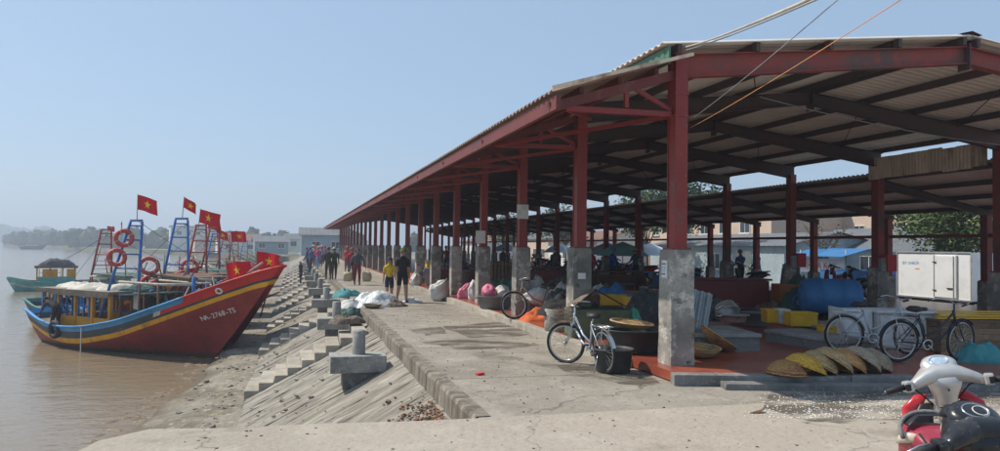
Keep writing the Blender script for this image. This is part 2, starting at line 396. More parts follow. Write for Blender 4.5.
# red tiled floor on a concrete kerb; the front edge runs slightly askew
pf = [(5.08, 8.98), (21.6, 4.634), (21.6, YEND), (5.02, YEND)]
tag(MB().prism(pf, .02, PZ).build('market_floor', 'red_tile'), 'raised red tiled floor under the market shed', kind='structure')
ek = empty('platform_kerb', (0, 0, 0), 0, 'grey concrete kerb round the raised market floor', 'kerb')
d = Vector((28.0-5.08, 2.95-8.98, 0)).normalized(); nrm = Vector((d.y, -d.x, 0))
def kerb(p, q, w, z0, z1, parent, m='concrete_dark', seg=2.4):
    p, q = Vector((*p, 0)), Vector((*q, 0)); L_ = (q-p).length; nseg = max(1, int(L_/seg)); dd = (q-p)/nseg
    for i in range(nseg):
        a = p+dd*i+dd.normalized()*.006; b = p+dd*(i+1)-dd.normalized()*.006
        mid = (a+b)/2; ang = math.atan2(dd.y, dd.x)
        MB().box((mid.x, mid.y, (z0+z1)/2+random.uniform(-.006, .006)), ((b-a).length, w, z1-z0), rot=ang, bev=.014).build('kerb_stone', m, parent)
p0 = Vector((5.0, 8.93, 0))
kerb(p0.xy, (p0+d*17).xy, .22, -.02, .158, ek)
kerb((p0+d*.62+nrm*.24).xy, (p0+d*17+nrm*.24).xy, .24, -.02, .085, ek)
kerb((5.0, 10.3), (5.0, YEND), .2, -.02, .155, ek, 'concrete_step')

shed = empty('market_shed', (XRG, FY+FS*11, 0), 0, 'long open market shed with red steel columns and low gabled roof', 'shed')
def sh(o):
    o.parent = shed; o.location = Vector(o.location)-shed.location; return o
def put(me, name, loc, parent=None, **k):
    o = link(name, me, shed, Vector(loc)-Vector(shed.location), **k); return o
# column meshes
def h_column(h, w, matn):
    m = MB(); t = .022
    m.box((0, -w/2+t/2, h/2), (w, t, h)); m.box((0, w/2-t/2, h/2), (w, t, h)); m.box((0, 0, h/2), (t*.8, w-2*t, h))
    return m.mesh('column', matn)
def box_column(h, w, matn):
    m = MB(); m.box((0, 0, h/2), (w*.86, w, h))
    m.box((0, -w/2-.01, h/2), (w, .02, h)); m.box((0, w/2+.01, h/2), (w, .02, h))
    m.box((0, 0, h-.62), (w+.03, w+.06, .03)); m.box((0, 0, h-.95), (w+.03, w+.06, .03)); m.box((0, 0, .015), (w+.1, w+.1, .03))
    return m.mesh('column', matn)
def plinth_mesh(w, h, seed):
    bm = bmesh.new(); bmesh.ops.create_cube(bm, size=1)
    for v in bm.verts:
        k = 1.0 if v.co.z > 0 else 1.045
        v.co = Vector((v.co.x*w*k, v.co.y*w*k, (v.co.z+.5)*h))
    bmesh.ops.subdivide_edges(bm, edges=bm.edges[:], cuts=7, use_grid_fill=True)
    rng = random.Random(seed)
    for v in bm.verts:
        e = (abs(abs(v.co.x)-w/2) < .02) + (abs(abs(v.co.y)-w/2) < .02)
        v.co += Vector((noise.noise((v.co*5+Vector((seed, 0, 0)))), noise.noise((v.co*5+Vector((0, seed, 3)))), 0))*.008
        if e > 1 and rng.random() < .35: v.co.x *= .975; v.co.y *= .975
    me = bpy.data.meshes.new('plinth'); bm.to_mesh(me); bm.free(); me.materials.append(MT['concrete_plinth']); return me
PH = 1.70
colA = box_column(2.95, .205, 'red_steel'); colB = box_column(2.6, .22, 'beam_steel'); colC = box_column(2.05, .2, 'beam_steel')
pls = [plinth_mesh(.375, PH, i*7+1) for i in range(4)]; plB = plinth_mesh(.40, 1.25, 51)
for i in range(NF):
    yy = FY+FS*i
    c = put(colA, 'column', (XA, yy, PZ+PH)); link('plinth', pls[i % 4], c, (0, 0, -PH-.0))
    c = put(colB, 'column', (XB, yy, PZ+1.25)); c.scale = (1, 1, (4.5-PZ-1.25)/2.6); pl = link('plinth', plB, c, (0, 0, -1.25*2.6/(4.5-PZ-1.25)), scale=(1, 1, 2.6/(4.5-PZ-1.25)))
    if i > 0:
        c = put(colC, 'column', (XC, yy, PZ+.85)); link('plinth', plB, c, (0, 0, -.85), scale=(.85, .85, .68))
# rafters: I sections, deeper at the knees
def i_rafter(p, q, h0, h1, w, matn, name='rafter'):
    p, q = Vector(p), Vector(q); m = MB(); t = .016
    d = (q-p).normalized()
    for (zt, zb, ww) in (('t', 't', w), ('b', 'b', w), ('t', 'b', t)):
        tp, tq = p.copy(), q.copy()
        if zt == 't' and zb == 't': a = [(p.z, p.z-t), (q.z, q.z-t)]
        elif zt == 'b': a = [(p.z-h0+t, p.z-h0), (q.z-h1+t, q.z-h1)]
        else: a = [(p.z-t, p.z-h0+t), (q.z-t, q.z-h1+t)]
        vs_ = []
        for P, (zz1, zz0) in ((p, a[0]), (q, a[1])):
            for s_, z in ((-1, zz0), (1, zz0), (1, zz1), (-1, zz1)): vs_.append((P.x, P.y+s_*ww/2, z))
        m.add(vs_, [(0, 1, 2, 3), (7, 6, 5, 4), (0, 4, 5, 1), (1, 5, 6, 2), (2, 6, 7, 3), (3, 7, 4, 0)])
    return m.mesh(name, matn)
ZA, ZR = 4.78, 5.40           # underside of purlins at the column line and at the ridge
rl = i_rafter((XA-.12-XRG, 0, ZA), (0, 0, ZR), .42, .27, .15, 'dark_steel')
rr = i_rafter((XB+.12-XRG, 0, ZA), (0, 0, ZR), .42, .27, .15, 'dark_steel')
rlf = i_rafter((XA-.12-XRG, 0, ZA), (0, 0, ZR), .36, .30, .17, 'beam_steel')
rrf = i_rafter((XB+.12-XRG, 0, ZA), (0, 0, ZR), .36, .30, .17, 'beam_steel')
lean = i_rafter((XB+.1-XRG, 0, 4.02), (XC+.25-XRG, 0, 3.17), .26, .2, .13, 'dark_steel')
ridge_plate = MB().box((0, 0, ZR-.18), (.03, .24, .44)).mesh('ridge_plate', 'dark_steel')
# canopy outrigger over the walkway
XE0, ZE0, ZE1 = 3.40, 3.95, 4.60
top_ch = MB().beam((XE0+.05-XA, 0, ZE0-.10), (0, 0, ZE1-.10), .09, .14).mesh('canopy_rafter', 'eave_red')
bot_ch = MB().beam((XE0+.30-XA, 0, 3.86), (-.11, 0, 3.88), .07, .08).mesh('tie_bar', 'red_steel')
pst = MB().beam((-.85, 0, 3.93), (-.85, 0, 4.32), .06, .06).mesh('strut', 'red_steel')
dia = MB().beam((-.85, 0, 4.30), (-.12, 0, 3.94), .05, .06).mesh('strut', 'red_steel')
pbr = MB().beam((-.11, 0.1, 3.86), (XE0+.3-XA, FS-.05, 3.84), .055, .06).mesh('brace', 'red_steel')
kne = MB().beam((XE0+.35-XA, 0, 3.83), (-.6, FS*.5, 4.1), .04, .05).mesh('brace', 'red_steel')
for i in range(NF):
    yy = FY+FS*i
    put(rlf if i == 0 else rl, 'rafter', (XRG, yy, 0)); put(rrf if i == 0 else rr, 'rafter', (XRG, yy, 0))
    put(ridge_plate, 'ridge_plate', (XRG, yy, 0))
    if i > 0: put(lean, 'rafter', (XRG, yy, 0))
    put(top_ch, 'canopy_rafter', (XA, yy, 0)); put(bot_ch, 'tie_bar', (XA, yy, 0)); put(pst, 'strut', (XA, yy, 0)); put(dia, 'strut', (XA, yy, 0))
    if i < NF-1: put(pbr, 'brace', (XA, yy, 0)); put(kne, 'brace', (XA, yy, 0))
# purlins, one length for each bay
OV = .16                      # gable overhang of the main roof
purl = MB().box((0, FS/2, 0), (.07, FS-.01, .14)).mesh('purlin', 'dark_steel')
purl_end = MB().box((0, -OV/2, 0), (.07, OV-.02, .14)).mesh('purlin', 'dark_steel')
purl_red = MB().box((0, FS/2, 0), (.06, FS-.01, .10)).mesh('purlin', 'eave_red')
eave_b = MB().box((0, FS/2, 0), (.07, FS-.01, .20)).mesh('eave_beam', 'eave_red')
eave_e = MB().box((0, -.14, 0), (.07, .25, .20)).mesh('eave_beam', 'eave_red')
tie_c = MB().box((0, FS/2, 0), (.09, FS-.2, .11)).mesh('tie_beam', 'beam_steel')
def roof_at(x): return ZA + (ZR-ZA)*(1-abs(x-XRG)/(XRG-XA))
px = [XA-.05+j*(XRG-.15-XA+.05)/4 for j in range(5)]; px += [2*XRG-x for x in px]
for i in range(NF-1):
    yy = FY+FS*i
    for x in px: put(purl, 'purlin', (x, yy, roof_at(x)+.072))
    for j, x in enumerate((XE0+.55, XE0+1.15, XE0+1.75)): put(purl_red, 'purlin', (x, yy, ZE0+(ZE1-ZE0)*(x-XE0)/(XA-XE0)+.022))
    put(eave_b, 'eave_beam', (XE0+.09, yy, ZE0-.06))
    if i > 0:
        for u in (.02, .34, .66, .97): put(purl, 'purlin', (XB+.15+u*(XC-XB+.05), yy, 4.02-.85*(.05+u*4.1)/4.25+.072-.0))
        put(tie_c, 'tie_beam', (XC, yy, 2.42))
for x in px: put(purl_end, 'purlin', (x, FY, roof_at(x)+.072))
put(eave_e, 'eave_beam', (XE0+.09, FY, ZE0-.06))
# corrugated sheets for each bay
def corr(x0, z0, x1, z1, L_, matn, name='roof_sheet', pitch=.19, amp=.018, nx=1, t=.012, vert=False):
    m = MB(); n = int(L_/pitch)*4; vs_ = []; fs_ = []
    prof = (-1, 1, 1, -1)
    for s_, dz in ((0, 0), (1, t)):
        for j in range(n+1):
            y = L_*j/n; w = prof[j % 4]*amp
            vs_ += [(x0+w+dz, y, z0), (x1+w+dz, y, z1)] if vert else [(x0, y, z0+w+dz), (x1, y, z1+w+dz)]
    o = 2*(n+1)
    for j in range(n):
        a = 2*j; fs_ += [(a, a+1, a+3, a+2), (o+a+2, o+a+3, o+a+1, o+a), (a, a+2, o+a+2, o+a), (a+1, o+a+1, o+a+3, a+3)]
    fs_ += [(0, o, o+1, 1), (2*n, 2*n+1, o+2*n+1, o+2*n)]
    return m.add(vs_, fs_).mesh(name, matn)
XO = XA-.32; zo = roof_at(XO)+.165; zr = ZR+.165
sL = corr(XO-XRG, zo, -.02, zr, FS, 'roof_sheet'); sR = corr(2*XRG-XO-XRG, zo, .02, zr, FS, 'roof_sheet')
sL0 = corr(XO-XRG, zo, -.02, zr, FS+OV, 'roof_sheet'); sR0 = corr(2*XRG-XO-XRG, zo, .02, zr, FS+OV, 'roof_sheet')
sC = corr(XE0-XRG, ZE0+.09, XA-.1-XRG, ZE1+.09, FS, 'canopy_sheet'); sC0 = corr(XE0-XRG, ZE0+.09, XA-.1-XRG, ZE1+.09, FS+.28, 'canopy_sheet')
sB = corr(XB+.05-XRG, 4.20, XC+.45-XRG, 3.29, FS, 'roof_sheet')
for i in range(NF-1):
    yy = FY+FS*i
    put(sL0 if i == 0 else sL, 'roof_sheet', (XRG, yy-(OV if i == 0 else 0), 0)); put(sR0 if i == 0 else sR, 'roof_sheet', (XRG, yy-(OV if i == 0 else 0), 0))
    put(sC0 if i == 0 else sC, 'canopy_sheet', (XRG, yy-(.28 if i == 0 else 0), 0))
    if i > 0: put(sB, 'roof_sheet', (XRG, yy, 0))
ridge_cap = MB(); 
ridge_cap.add([(-.22, 0, zr+.0), (0, 0, zr+.055), (.22, 0, zr+.0), (-.22, FS, zr), (0, FS, zr+.055), (.22, FS, zr)], [(0, 1, 4, 3), (1, 2, 5, 4), (3, 4, 1, 0), (4, 5, 2, 1)])
rc = ridge_cap.mesh('ridge_cap', 'dark_steel')
for i in range(NF-1): put(rc, 'ridge_cap', (XRG, FY+FS*i-(OV if i == 0 else 0), .02), scale=(1, (1+OV/FS) if i == 0 else 1, 1))
# green flashing board under the main eave, barge trims on the gable edge
gf = MB().box((0, FS/2, 0), (.03, FS-.004, .26)).mesh('eave_flashing', 'roof_green')
for i in range(NF-1): put(gf, 'eave_flashing', (XO+.1, FY+FS*i, zo-.17))
put(MB().box((0, -OV/2, 0), (.03, OV-.02, .26)).mesh('eave_flashing', 'roof_green'), 'eave_flashing', (XO+.1, FY, zo-.17))
put(MB().beam((XE0-.02-XA, 0, ZE0+.125), (.08, 0, ZE1+.135), .04, .05).mesh('barge_strip', 'rust_sheet'), 'barge_strip', (XA, FY-.30, 0))
# rusty sheets closing the gap between the two roofs
rs = corr(0, 0, 0, .62, .44, 'rust_sheet', 'gap_sheet', .1, .012, vert=True)
for k in range(9):
    rng = random.Random(k+40)
    put(rs, 'gap_sheet', (XB-.12+rng.uniform(-.015, .015), FY+FS+.25+k*.425, 4.03+rng.uniform(-.04, .02)))
# sag rods under the roof
rod = MB().tube([(XA+1.3-XRG, 0, roof_at(XA+1.3)-.05), (0-1.4, FS, roof_at(XRG-1.4)-.05)], .012, 5).mesh('sag_rod', 'dark_steel')
rod2 = MB().tube([(1.4, 0, roof_at(XRG-1.4)-.05), (XB-1.3-XRG, FS, roof_at(XA+1.3)-.05)], .012, 5).mesh('sag_rod', 'dark_steel')
for i in range(6): put(rod, 'sag_rod', (XRG, FY+FS*i, 0)); put(rod2, 'sag_rod', (XRG, FY+FS*i, 0))
# ---------------------------------------------------------------- vegetation and far banks
mat('leaf_dark', (.045, .075, .025), .6, ((.8, (.09, .13, .04), .45, .65, 3),), spec=.25)
mat('leaf_mid', (.08, .115, .035), .6, ((.8, (.13, .16, .06), .45, .65, 3),), spec=.25)
mat('leaf_far', (.07, .09, .045), .8, ((.02, (.11, .125, .07), .4, .6, 3),), spec=.1)
mat('bark', (.13, .10, .075), .9, ((6, (.22, .19, .15), .5, .7, 4),), (14, .02))
def leaves(m, c, r, n, size, rng, matn, flat=.8):
    for _ in range(n):
        v = Vector((rng.gauss(0, 1), rng.gauss(0, 1), rng.gauss(0, 1))).normalized()*(rng.random()**.4)
        p = Vector((c[0]+v.x*r, c[1]+v.y*r, c[2]+v.z*r*flat))
        a = Vector((rng.uniform(-1, 1), rng.uniform(-1, 1), rng.uniform(-.6, .6))).normalized()
        b = a.cross(Vector((rng.uniform(-1, 1), rng.uniform(-1, 1), rng.uniform(-1, 1)))).normalized()
        s_ = size*rng.uniform(.6, 1.4)
        m.add([p-a*s_, p-b*s_*.45, p+a*s_, p+b*s_*.45], [(0, 1, 2, 3)], matn)
def tree(loc, h, r, seed, label, group, matn='leaf_dark', nclump=26, nleaf=130, size=.16, bare=False, trunk=.16, name='street_tree'):
    rng = random.Random(seed); e = empty(name, loc, 0, label, 'tree', group)
    t = MB(); hz = h*.42
    t.tube([(0, 0, -.1), (.04, .03, hz*.5), (.1*rng.uniform(-1, 1), .1, hz)], [trunk, trunk*.75, trunk*.6], 9)
    tips = []
    nb = 7 if not bare else 11
    for k in range(nb):
        a = 2*math.pi*k/nb+rng.uniform(-.3, .3); q = rng.uniform(.5, .95)
        p1 = Vector((math.cos(a)*r*.35*q, math.sin(a)*r*.35*q, hz+(h-hz)*.28)); p2 = Vector((math.cos(a)*r*.8*q, math.sin(a)*r*.8*q, hz+(h-hz)*rng.uniform(.45, .9)))
        t.tube([(0, 0, hz*.85), p1, p2], [trunk*.45, trunk*.28, trunk*.08], 6)
        tips += [p1, p2]
        for j in range(3 if not bare else 9):
            s0 = p1.lerp(p2, rng.uniform(.1, .95)); d_ = Vector((rng.uniform(-1, 1), rng.uniform(-1, 1), rng.uniform(-.1, 1))).normalized()*r*.4
            t.tube([s0, s0+d_*.55+Vector((0, 0, .05)), s0+d_], [trunk*.12, trunk*.07, trunk*.03], 4)
    t.build('trunk', 'bark', e)
    c = MB()
    if bare:
        for k in range(10): p = rng.choice(tips); leaves(c, p, r*.3, 8, size, rng, matn)
    else:
        for k in range(nclump):
            v = Vector((rng.gauss(0, 1), rng.gauss(0, 1), rng.gauss(0, 1))).normalized()*(rng.random()**.35)
            p = (v.x*r, v.y*r, hz+(h-hz)*.55+v.z*(h-hz)*.48)
            leaves(c, p, r*rng.uniform(.22, .42), nleaf, size, rng, matn)
    c.build('crown', matn, e)
    return e
def wood(name, pts, seed, hmin, hmax, size, n, label, depth=20):
    "a far wood along a polyline: lumpy crowns as many leaf clumps, with ground under it"
    rng = random.Random(seed); m = MB()
    for k in range(n):
        u = rng.random()*(len(pts)-1); i = int(u); p = Vector(pts[i]).lerp(Vector(pts[i+1]), u-i)
        base = .5+.5*noise.noise((u*2.3+seed, seed, 0))
        h = hmin+(hmax-hmin)*max(0, min(1, base+rng.uniform(-.3, .3)))
        p = p+Vector((rng.uniform(-depth, depth)*.3, rng.uniform(0, depth), 0))
        r = h*rng.uniform(.25, .42)
        bm = bmesh.new(); bmesh.ops.create_icosphere(bm, subdivisions=2, radius=1)
        for v in bm.verts:
            q = 1+.42*noise.noise(v.co*2.1+Vector((k, seed, 0)))+.2*noise.noise(v.co*5+Vector((k, 0, 3)))
            v.co = Vector((v.co.x*r*q*1.15, v.co.y*r*q, v.co.z*h*.5*q+h*.5))
        bm.verts.index_update()
        m.add([v.co+p for v in bm.verts], [[v.index for v in f.verts] for f in bm.faces])
        bm.free()
        for j in range(26):
            v = Vector((rng.gauss(0, 1), rng.gauss(0, 1), rng.gauss(0, 1))).normalized()
            leaves(m, p+Vector((v.x*r*1.1, v.y*r, h*.5+v.z*h*.5)), r*.18, 5, size, rng, None)
    return tag(m.build(name, 'leaf_far'), label, kind='stuff')
# banks
mat('bank_earth', (.22, .19, .13), .95, ((.02, (.12, .13, .06), .4, .6, 4),))
def bank(name, pts, z, label):
    m = MB(); n = len(pts)
    m.add([(x, y, z) for x, y in pts] + [(x, y, -4) for x, y in pts], [tuple(range(n))] + [(i, n+i, n+(i+1) % n, (i+1) % n) for i in range(n)])
    return tag(m.build(name, 'bank_earth'), label, kind='structure')
bank('far_bank', [(-1200, 1150), (-420, 1130), (-330, 1200), (-330, 1500), (-3000, 1600), (-3000, 1100)], -1.2, 'low far bank of the river across the water')
bank('near_bank', [(1.9, 150), (-8, 190), (-40, 270), (-100, 390), (-190, 560), (-185, 590), (-60, 700), (420, 900), (420, 230), (30, 150)], -.9, 'low river bank curving away beyond the boats')
wood('far_wood', [(-900, 1160, -1.5), (-700, 1150, -1.5), (-440, 1145, -1.5), (-340, 1200, -1.5)], 5, 9, 30, 2.6, 120, 'hazy line of trees on the far river bank')
wood('bank_wood', [(-186, 565, -1.2), (-150, 500, -1.2), (-100, 400, -1.2), (-60, 330, -1.2), (-20, 300, -1.2), (40, 300, -1.2)], 9, 5, 11, 1.2, 130, 'hazy wood on the bank beyond the moored boats', 40)

# ---------------------------------------------------------------- buildings behind
mat('wall_peach', (.56, .43, .33), .9, ((.6, (.47, .36, .28), .45, .7, 5), (5, (.62, .5, .40), .5, .7, 4)), (20, .01))
mat('wall_blue', (.33, .40, .43), .9, ((.6, (.25, .31, .34), .45, .7, 5), (5, (.42, .47, .48), .5, .7, 4)), (20, .01))
mat('wall_white', (.66, .66, .63), .9, ((.8, (.5, .5, .47), .45, .7, 5),), (20, .01))
mat('roof_grey', (.13, .14, .15), .8, ((.6, (.09, .095, .10), .45, .7, 5), (3, (.17, .16, .15), .5, .7, 5)), rand=.15)
mat('roof_rust', (.20, .11, .08), .8, ((.6, (.22, .12, .08), .45, .7, 5),), rand=.15)
mat('glass_dark', (.03, .04, .05), .12, spec=.6)
mat('door_pale', (.50, .52, .42), .6)
mat('shed_blue', (.22, .29, .35), .6, ((.5, (.28, .35, .40), .4, .7, 3), (3, (.18, .2, .21), .55, .7, 5)), rand=.1)
def house(loc, rz, w, d_, h, rh, wallm, roofm, label, group, wins=(), doors=(), ridge='x', floors=1, name='house', over=.4, sign=None):
    "gabled or flat building; front face is local -Y; wins/doors: (x, z, w, h)"
    e = empty(name, loc, rz, label, 'building', group)
    MB().box((0, d_/2, h/2), (w, d_, h)).build('wall', wallm, e)
    if rh > .4:
        m = MB()
        if ridge == 'x':
            for gx in (-w/2+.02, w/2-.02): MB().add([(gx, .01, h), (gx, d_-.01, h), (gx, d_/2, h+rh)], [(0, 1, 2)]).build('gable', wallm, e)
            for s0, s1 in ((-over, d_/2), (d_+over, d_/2)):
                k = rh/(d_/2); za = h-over*k
                n = max(6, int(w/.6)); vs_ = []; fs_ = []
                for i in range(n*2+1):
                    x = -w/2-over+(w+2*over)*i/(n*2); o = .03 if i % 2 else 0
                    vs_ += [(x, s0, za+.05+o), (x, s1, h+rh+.05+o)]
                for i in range(n*2): fs_.append((2*i, 2*i+1, 2*i+3, 2*i+2) if s0 > 0 else (2*i, 2*i+2, 2*i+3, 2*i+1))
                MB().add(vs_, fs_).build('roof', roofm, e)
        else:
            for gy in (.02, d_-.02): MB().add([(-w/2, gy, h), (w/2, gy, h), (0, gy, h+rh)], [(0, 1, 2)]).build('gable', wallm, e)
            for sgn in (-1, 1):
                k = rh/(w/2); za = h-over*k; m = MB()
                m.add([(sgn*(w/2+over), -over, za+.06), (sgn*(w/2+over), d_+over, za+.06), (0, d_+over, h+rh+.06), (0, -over, h+rh+.06)], [(0, 1, 2, 3)]); m.build('roof', roofm, e)
    else:
        MB().box((0, d_/2, h+.12), (w+.5, d_+.5, .24)).build('roof', roofm, e)
    for (x, z, ww, hh) in wins:
        f = MB()
        for sx in (-1, 1): f.box((x+sx*(ww/2+.03), -.02, z), (.07, .08, hh+.13))
        for sz in (-1, 1): f.box((x, -.02, z+sz*(hh/2+.03)), (ww, .08, .07))
        f.box((x, -.015, z), (.05, .06, hh))
        fo = f.build('window', 'wall_white', e)
        MB().box((x, 0.0, z), (ww, .012, hh)).build('pane', 'glass_dark', fo)
        MB().box((x, -.07, z-hh/2-.11), (ww+.24, .2, .06)).build('sill', 'wall_white', fo)
    for (x, z, ww, hh) in doors:
        dd = MB().box((x, -.02, z+hh/2), (ww, .07, hh)).build('door', 'door_pale', e)
        MB().box((x+ww*.38, -.07, z+hh*.48), (.05, .06, .14)).build('handle', 'dark_steel', dd)
    return e
# street-side houses, fronts facing the market (-X): local -Y -> world -X
RZ = -math.pi/2
def hs(px, Xw, y_len, *a, **k):
    P = atX(px, 255, Xw); return house((Xw, P.y, -.65), RZ, *a, **k)
house((33.5, 54.0, -.65), RZ, 20, 9, 2.9, 1.0, 'wall_blue', 'roof_grey', 'long blue grey house with pale door behind the market columns', None, wins=((-7.5, 1.6, 1.4, 1.2), (-3.5, 1.6, 1.4, 1.2), (1.2, 1.6, 1.4, 1.2)), doors=((5.2, 0, 1.9, 2.5),))
house((42, 70.0, -.65), RZ, 26, 10, 7.2, .3, 'wall_peach', 'wall_peach', 'peach two storey house rising behind the blue grey house', None, wins=tuple((-9+3.6*i, 4.9, 1.5, 1.3) for i in range(6)))
house((39, 42.0, -.65), RZ, 15, 8, 2.8, 1.5, 'wall_blue', 'roof_grey', 'pale blue house with grey pitched roof beside the bare tree', None, wins=((-4, 1.6, 1.6, 1.2), (0, 1.6, 1.6, 1.2), (4, 1.6, 1.6, 1.2)))
house((50, 50.0, -.65), RZ, 15, 9, 6.9, .3, 'wall_peach', 'wall_peach', 'peach flat roofed house with a row of dark windows behind the pale blue house', None, wins=tuple((-5+2.5*i, 4.4, 1.2, 1.0) for i in range(5)))
house((33, 27.5, -.65), RZ, 12, 7, 2.6, 1.0, 'wall_blue', 'roof_grey', 'low grey roofed house behind the white box truck', None, wins=((-3, 1.5, 1.5, 1.1), (2.5, 1.5, 1.5, 1.1)))
for k, (x, y, w, h) in enumerate(((36, 92, 18, 3.4), (38, 114, 20, 4.0), (34, 140, 22, 3.4))):
    house((x, y, -.65), RZ, w, 9, h, 1.5, ('wall_white', 'wall_peach', 'wall_white')[k], ('roof_rust', 'roof_grey', 'roof_rust')[k], ('white house with rust roof far along the street', 'peach house with grey roof far along the street', 'long white house with rust roof at the street end')[k], 'houses along the street', wins=tuple((-w/2+3+4*i, 1.7, 1.5, 1.2) for i in range(int(w/4)-1)), doors=((w/2-2, 0, 1.5, 2.3),))
# sheds and roofs at the far end of the quay
house((4.6, 118, 0), 0, 7.5, 10, 3.4, 1.2, 'shed_blue', 'roof_grey', 'blue sheet metal shed at the far end of the quay', None, ridge='x', wins=((-1.5, 1.8, 1.2, 1.0), (1.5, 1.8, 1.2, 1.0)), name='metal_shed')
house((-5.0, 165, -.4), .1, 7, 8, 2.8, 1.2, 'shed_blue', 'roof_grey', 'grey blue boat shed beside the far slope', None, wins=((-2, 1.9, 1.3, 1.0), (2, 1.9, 1.3, 1.0)), name='metal_shed')
house((-13, 185, -.6), .15, 10, 9, 3.2, 1.6, 'wall_white', 'roof_rust', 'white house with rusty roof behind the moored boats', None, wins=((-2.5, 1.7, 1.3, 1.0), (2.5, 1.7, 1.3, 1.0)))
house((-38, 300, -.9), .2, 16, 12, 9, .3, 'wall_white', 'roof_rust', 'tall pale building with reddish top among the bank trees', None, wins=tuple((-5+3.3*i, 6.5, 1.6, 1.4) for i in range(4)))
house((2.5, 190, -.2), -.1, 11, 10, 3.4, 1.4, 'wall_white', 'roof_grey', 'pale house with grey roof past the blue shed', None, wins=((-3, 2.2, 1.4, 1.2), (2, 2.2, 1.4, 1.2)))
house((-22, 225, -.6), .2, 12, 9, 3.6, 1.4, 'wall_peach', 'roof_grey', 'low peach house by the bank wood', None, wins=((-3, 1.8, 1.3, 1.1), (3, 1.8, 1.3, 1.1)))
# street trees
G_T = 'trees behind the market'
tree((28.6, 25.6, -.65), 5.2, 3.2, 31, 'leafy tree with pale flecked crown behind the box truck', G_T, 'leaf_mid', 46, 190, .11)
tree((29.5, 21.3, -.65), 5.2, 3.2, 32, 'broad leafy tree beside the box truck end', G_T, 'leaf_mid', 46, 190, .11)
tree((29.0, 34.8, -.65), 4.6, 2.2, 33, 'nearly bare branching tree by the red lettered banner', G_T, 'leaf_mid', bare=True, size=.09, trunk=.13)
tree((29.5, 52.5, -.65), 8.4, 3.6, 34, 'tall dark leafy tree beyond the tiled market floor', G_T, 'leaf_dark', 36, 140, .17)
tree((31, 60.0, -.65), 7.4, 3.2, 35, 'dark round crowned tree along the street', G_T, 'leaf_dark', 30, 130, .17)
tree((33, 86, -.65), 7.6, 3.6, 36, 'dense green tree far along the street', G_T, 'leaf_dark', 30, 110, .2)
tree((31, 106, -.65), 7.0, 3.4, 37, 'green tree near the rust roofed white house', G_T, 'leaf_mid', 30, 110, .2)

# ---------------------------------------------------------------- haze
mh = bpy.data.materials.new('haze_air'); mh.use_nodes = True; nt = mh.node_tree; nt.nodes.clear()
pv = nt.nodes.new('ShaderNodeVolumePrincipled'); pv.inputs['Color'].default_value = (.76, .87, 1.0, 1); pv.inputs['Density'].default_value = .0013
pv.inputs['Anisotropy'].default_value = .2
mo = nt.nodes.new('ShaderNodeOutputMaterial'); nt.links.new(pv.outputs[0], mo.inputs['Volume'])
MT['haze_air'] = mh
tag(MB().box((-1530, 1970, 20), (4100, 4100, 50)).build('haze', 'haze_air'), 'pale even haze hanging over the river and quay', kind='stuff')
# ---------------------------------------------------------------- fishing boats
def paint(name, col, dark=.7, rough=.5, wear=(.30, .25, .2)):
    m = mat(name, col, rough, ((1.2, tuple(c*dark for c in col), .42, .66, 5), (7, tuple(c*.6+w*.15 for c, w in zip(col, wear)), .62, .78, 6), (18, wear, .74, .84, 4)), (25, .004))
    t = m.node_tree; N = t.nodes; L = t.links; tc = N.new('ShaderNodeTexCoord'); w = N.new('ShaderNodeTexWave'); w.bands_direction = 'Z'; w.wave_profile = 'SAW'; w.inputs['Scale'].default_value = 2.2; w.inputs['Distortion'].default_value = .6; w.inputs['Detail'].default_value = 1
    mp = N.new('ShaderNodeMapping'); mp.inputs['Scale'].default_value = (3.2, 3.2, .32); L.new(tc.outputs['Object'], mp.inputs['Vector'])
    nz = N.new('ShaderNodeTexNoise'); nz.inputs['Scale'].default_value = 1.6; nz.inputs['Detail'].default_value = 6; L.new(mp.outputs[0], nz.inputs['Vector'])
    r1 = N.new('ShaderNodeMapRange'); r1.inputs['From Min'].default_value = .54; r1.inputs['From Max'].default_value = .74; r1.inputs['To Max'].default_value = .6; L.new(nz.outputs['Fac'], r1.inputs['Value'])
    x1 = N.new('ShaderNodeMix'); x1.data_type = 'RGBA'; x1.inputs[7].default_value = (col[0]*.35+.03, col[1]*.35+.02, col[2]*.35+.015, 1)
    L.new(r1.outputs[0], x1.inputs[0]); L.new(N['Principled BSDF'].inputs['Base Color'].links[0].from_socket, x1.inputs[6]); L.new(x1.outputs[2], N['Principled BSDF'].inputs['Base Color'])
    if name == 'hull_maroon':      # slime along the water line
        sz = N.new('ShaderNodeSeparateXYZ'); L.new(tc.outputs['Object'], sz.inputs[0]); ad = N.new('ShaderNodeMath'); ad.operation = 'MULTIPLY_ADD'; ad.inputs[1].default_value = -.35; L.new(nz.outputs['Fac'], ad.inputs[0]); L.new(sz.outputs['Z'], ad.inputs[2])
        r2 = N.new('ShaderNodeMapRange'); r2.inputs['From Min'].default_value = .08; r2.inputs['From Max'].default_value = -.08; r2.inputs['To Max'].default_value = .8; L.new(ad.outputs[0], r2.inputs['Value'])
        x2 = N.new('ShaderNodeMix'); x2.data_type = 'RGBA'; x2.inputs[7].default_value = (.05, .045, .025, 1); L.new(r2.outputs[0], x2.inputs[0]); L.new(x1.outputs[2], x2.inputs[6]); L.new(x2.outputs[2], N['Principled BSDF'].inputs['Base Color'])
    L.new(tc.outputs['Object'], w.inputs['Vector']); bp = N.new('ShaderNodeBump'); bp.inputs['Distance'].default_value = .02; L.new(w.outputs['Fac'], bp.inputs['Height']); ob = N['Principled BSDF'].inputs['Normal'].links[0].from_socket; L.new(ob, bp.inputs['Normal']); L.new(bp.outputs[0], N['Principled BSDF'].inputs['Normal'])
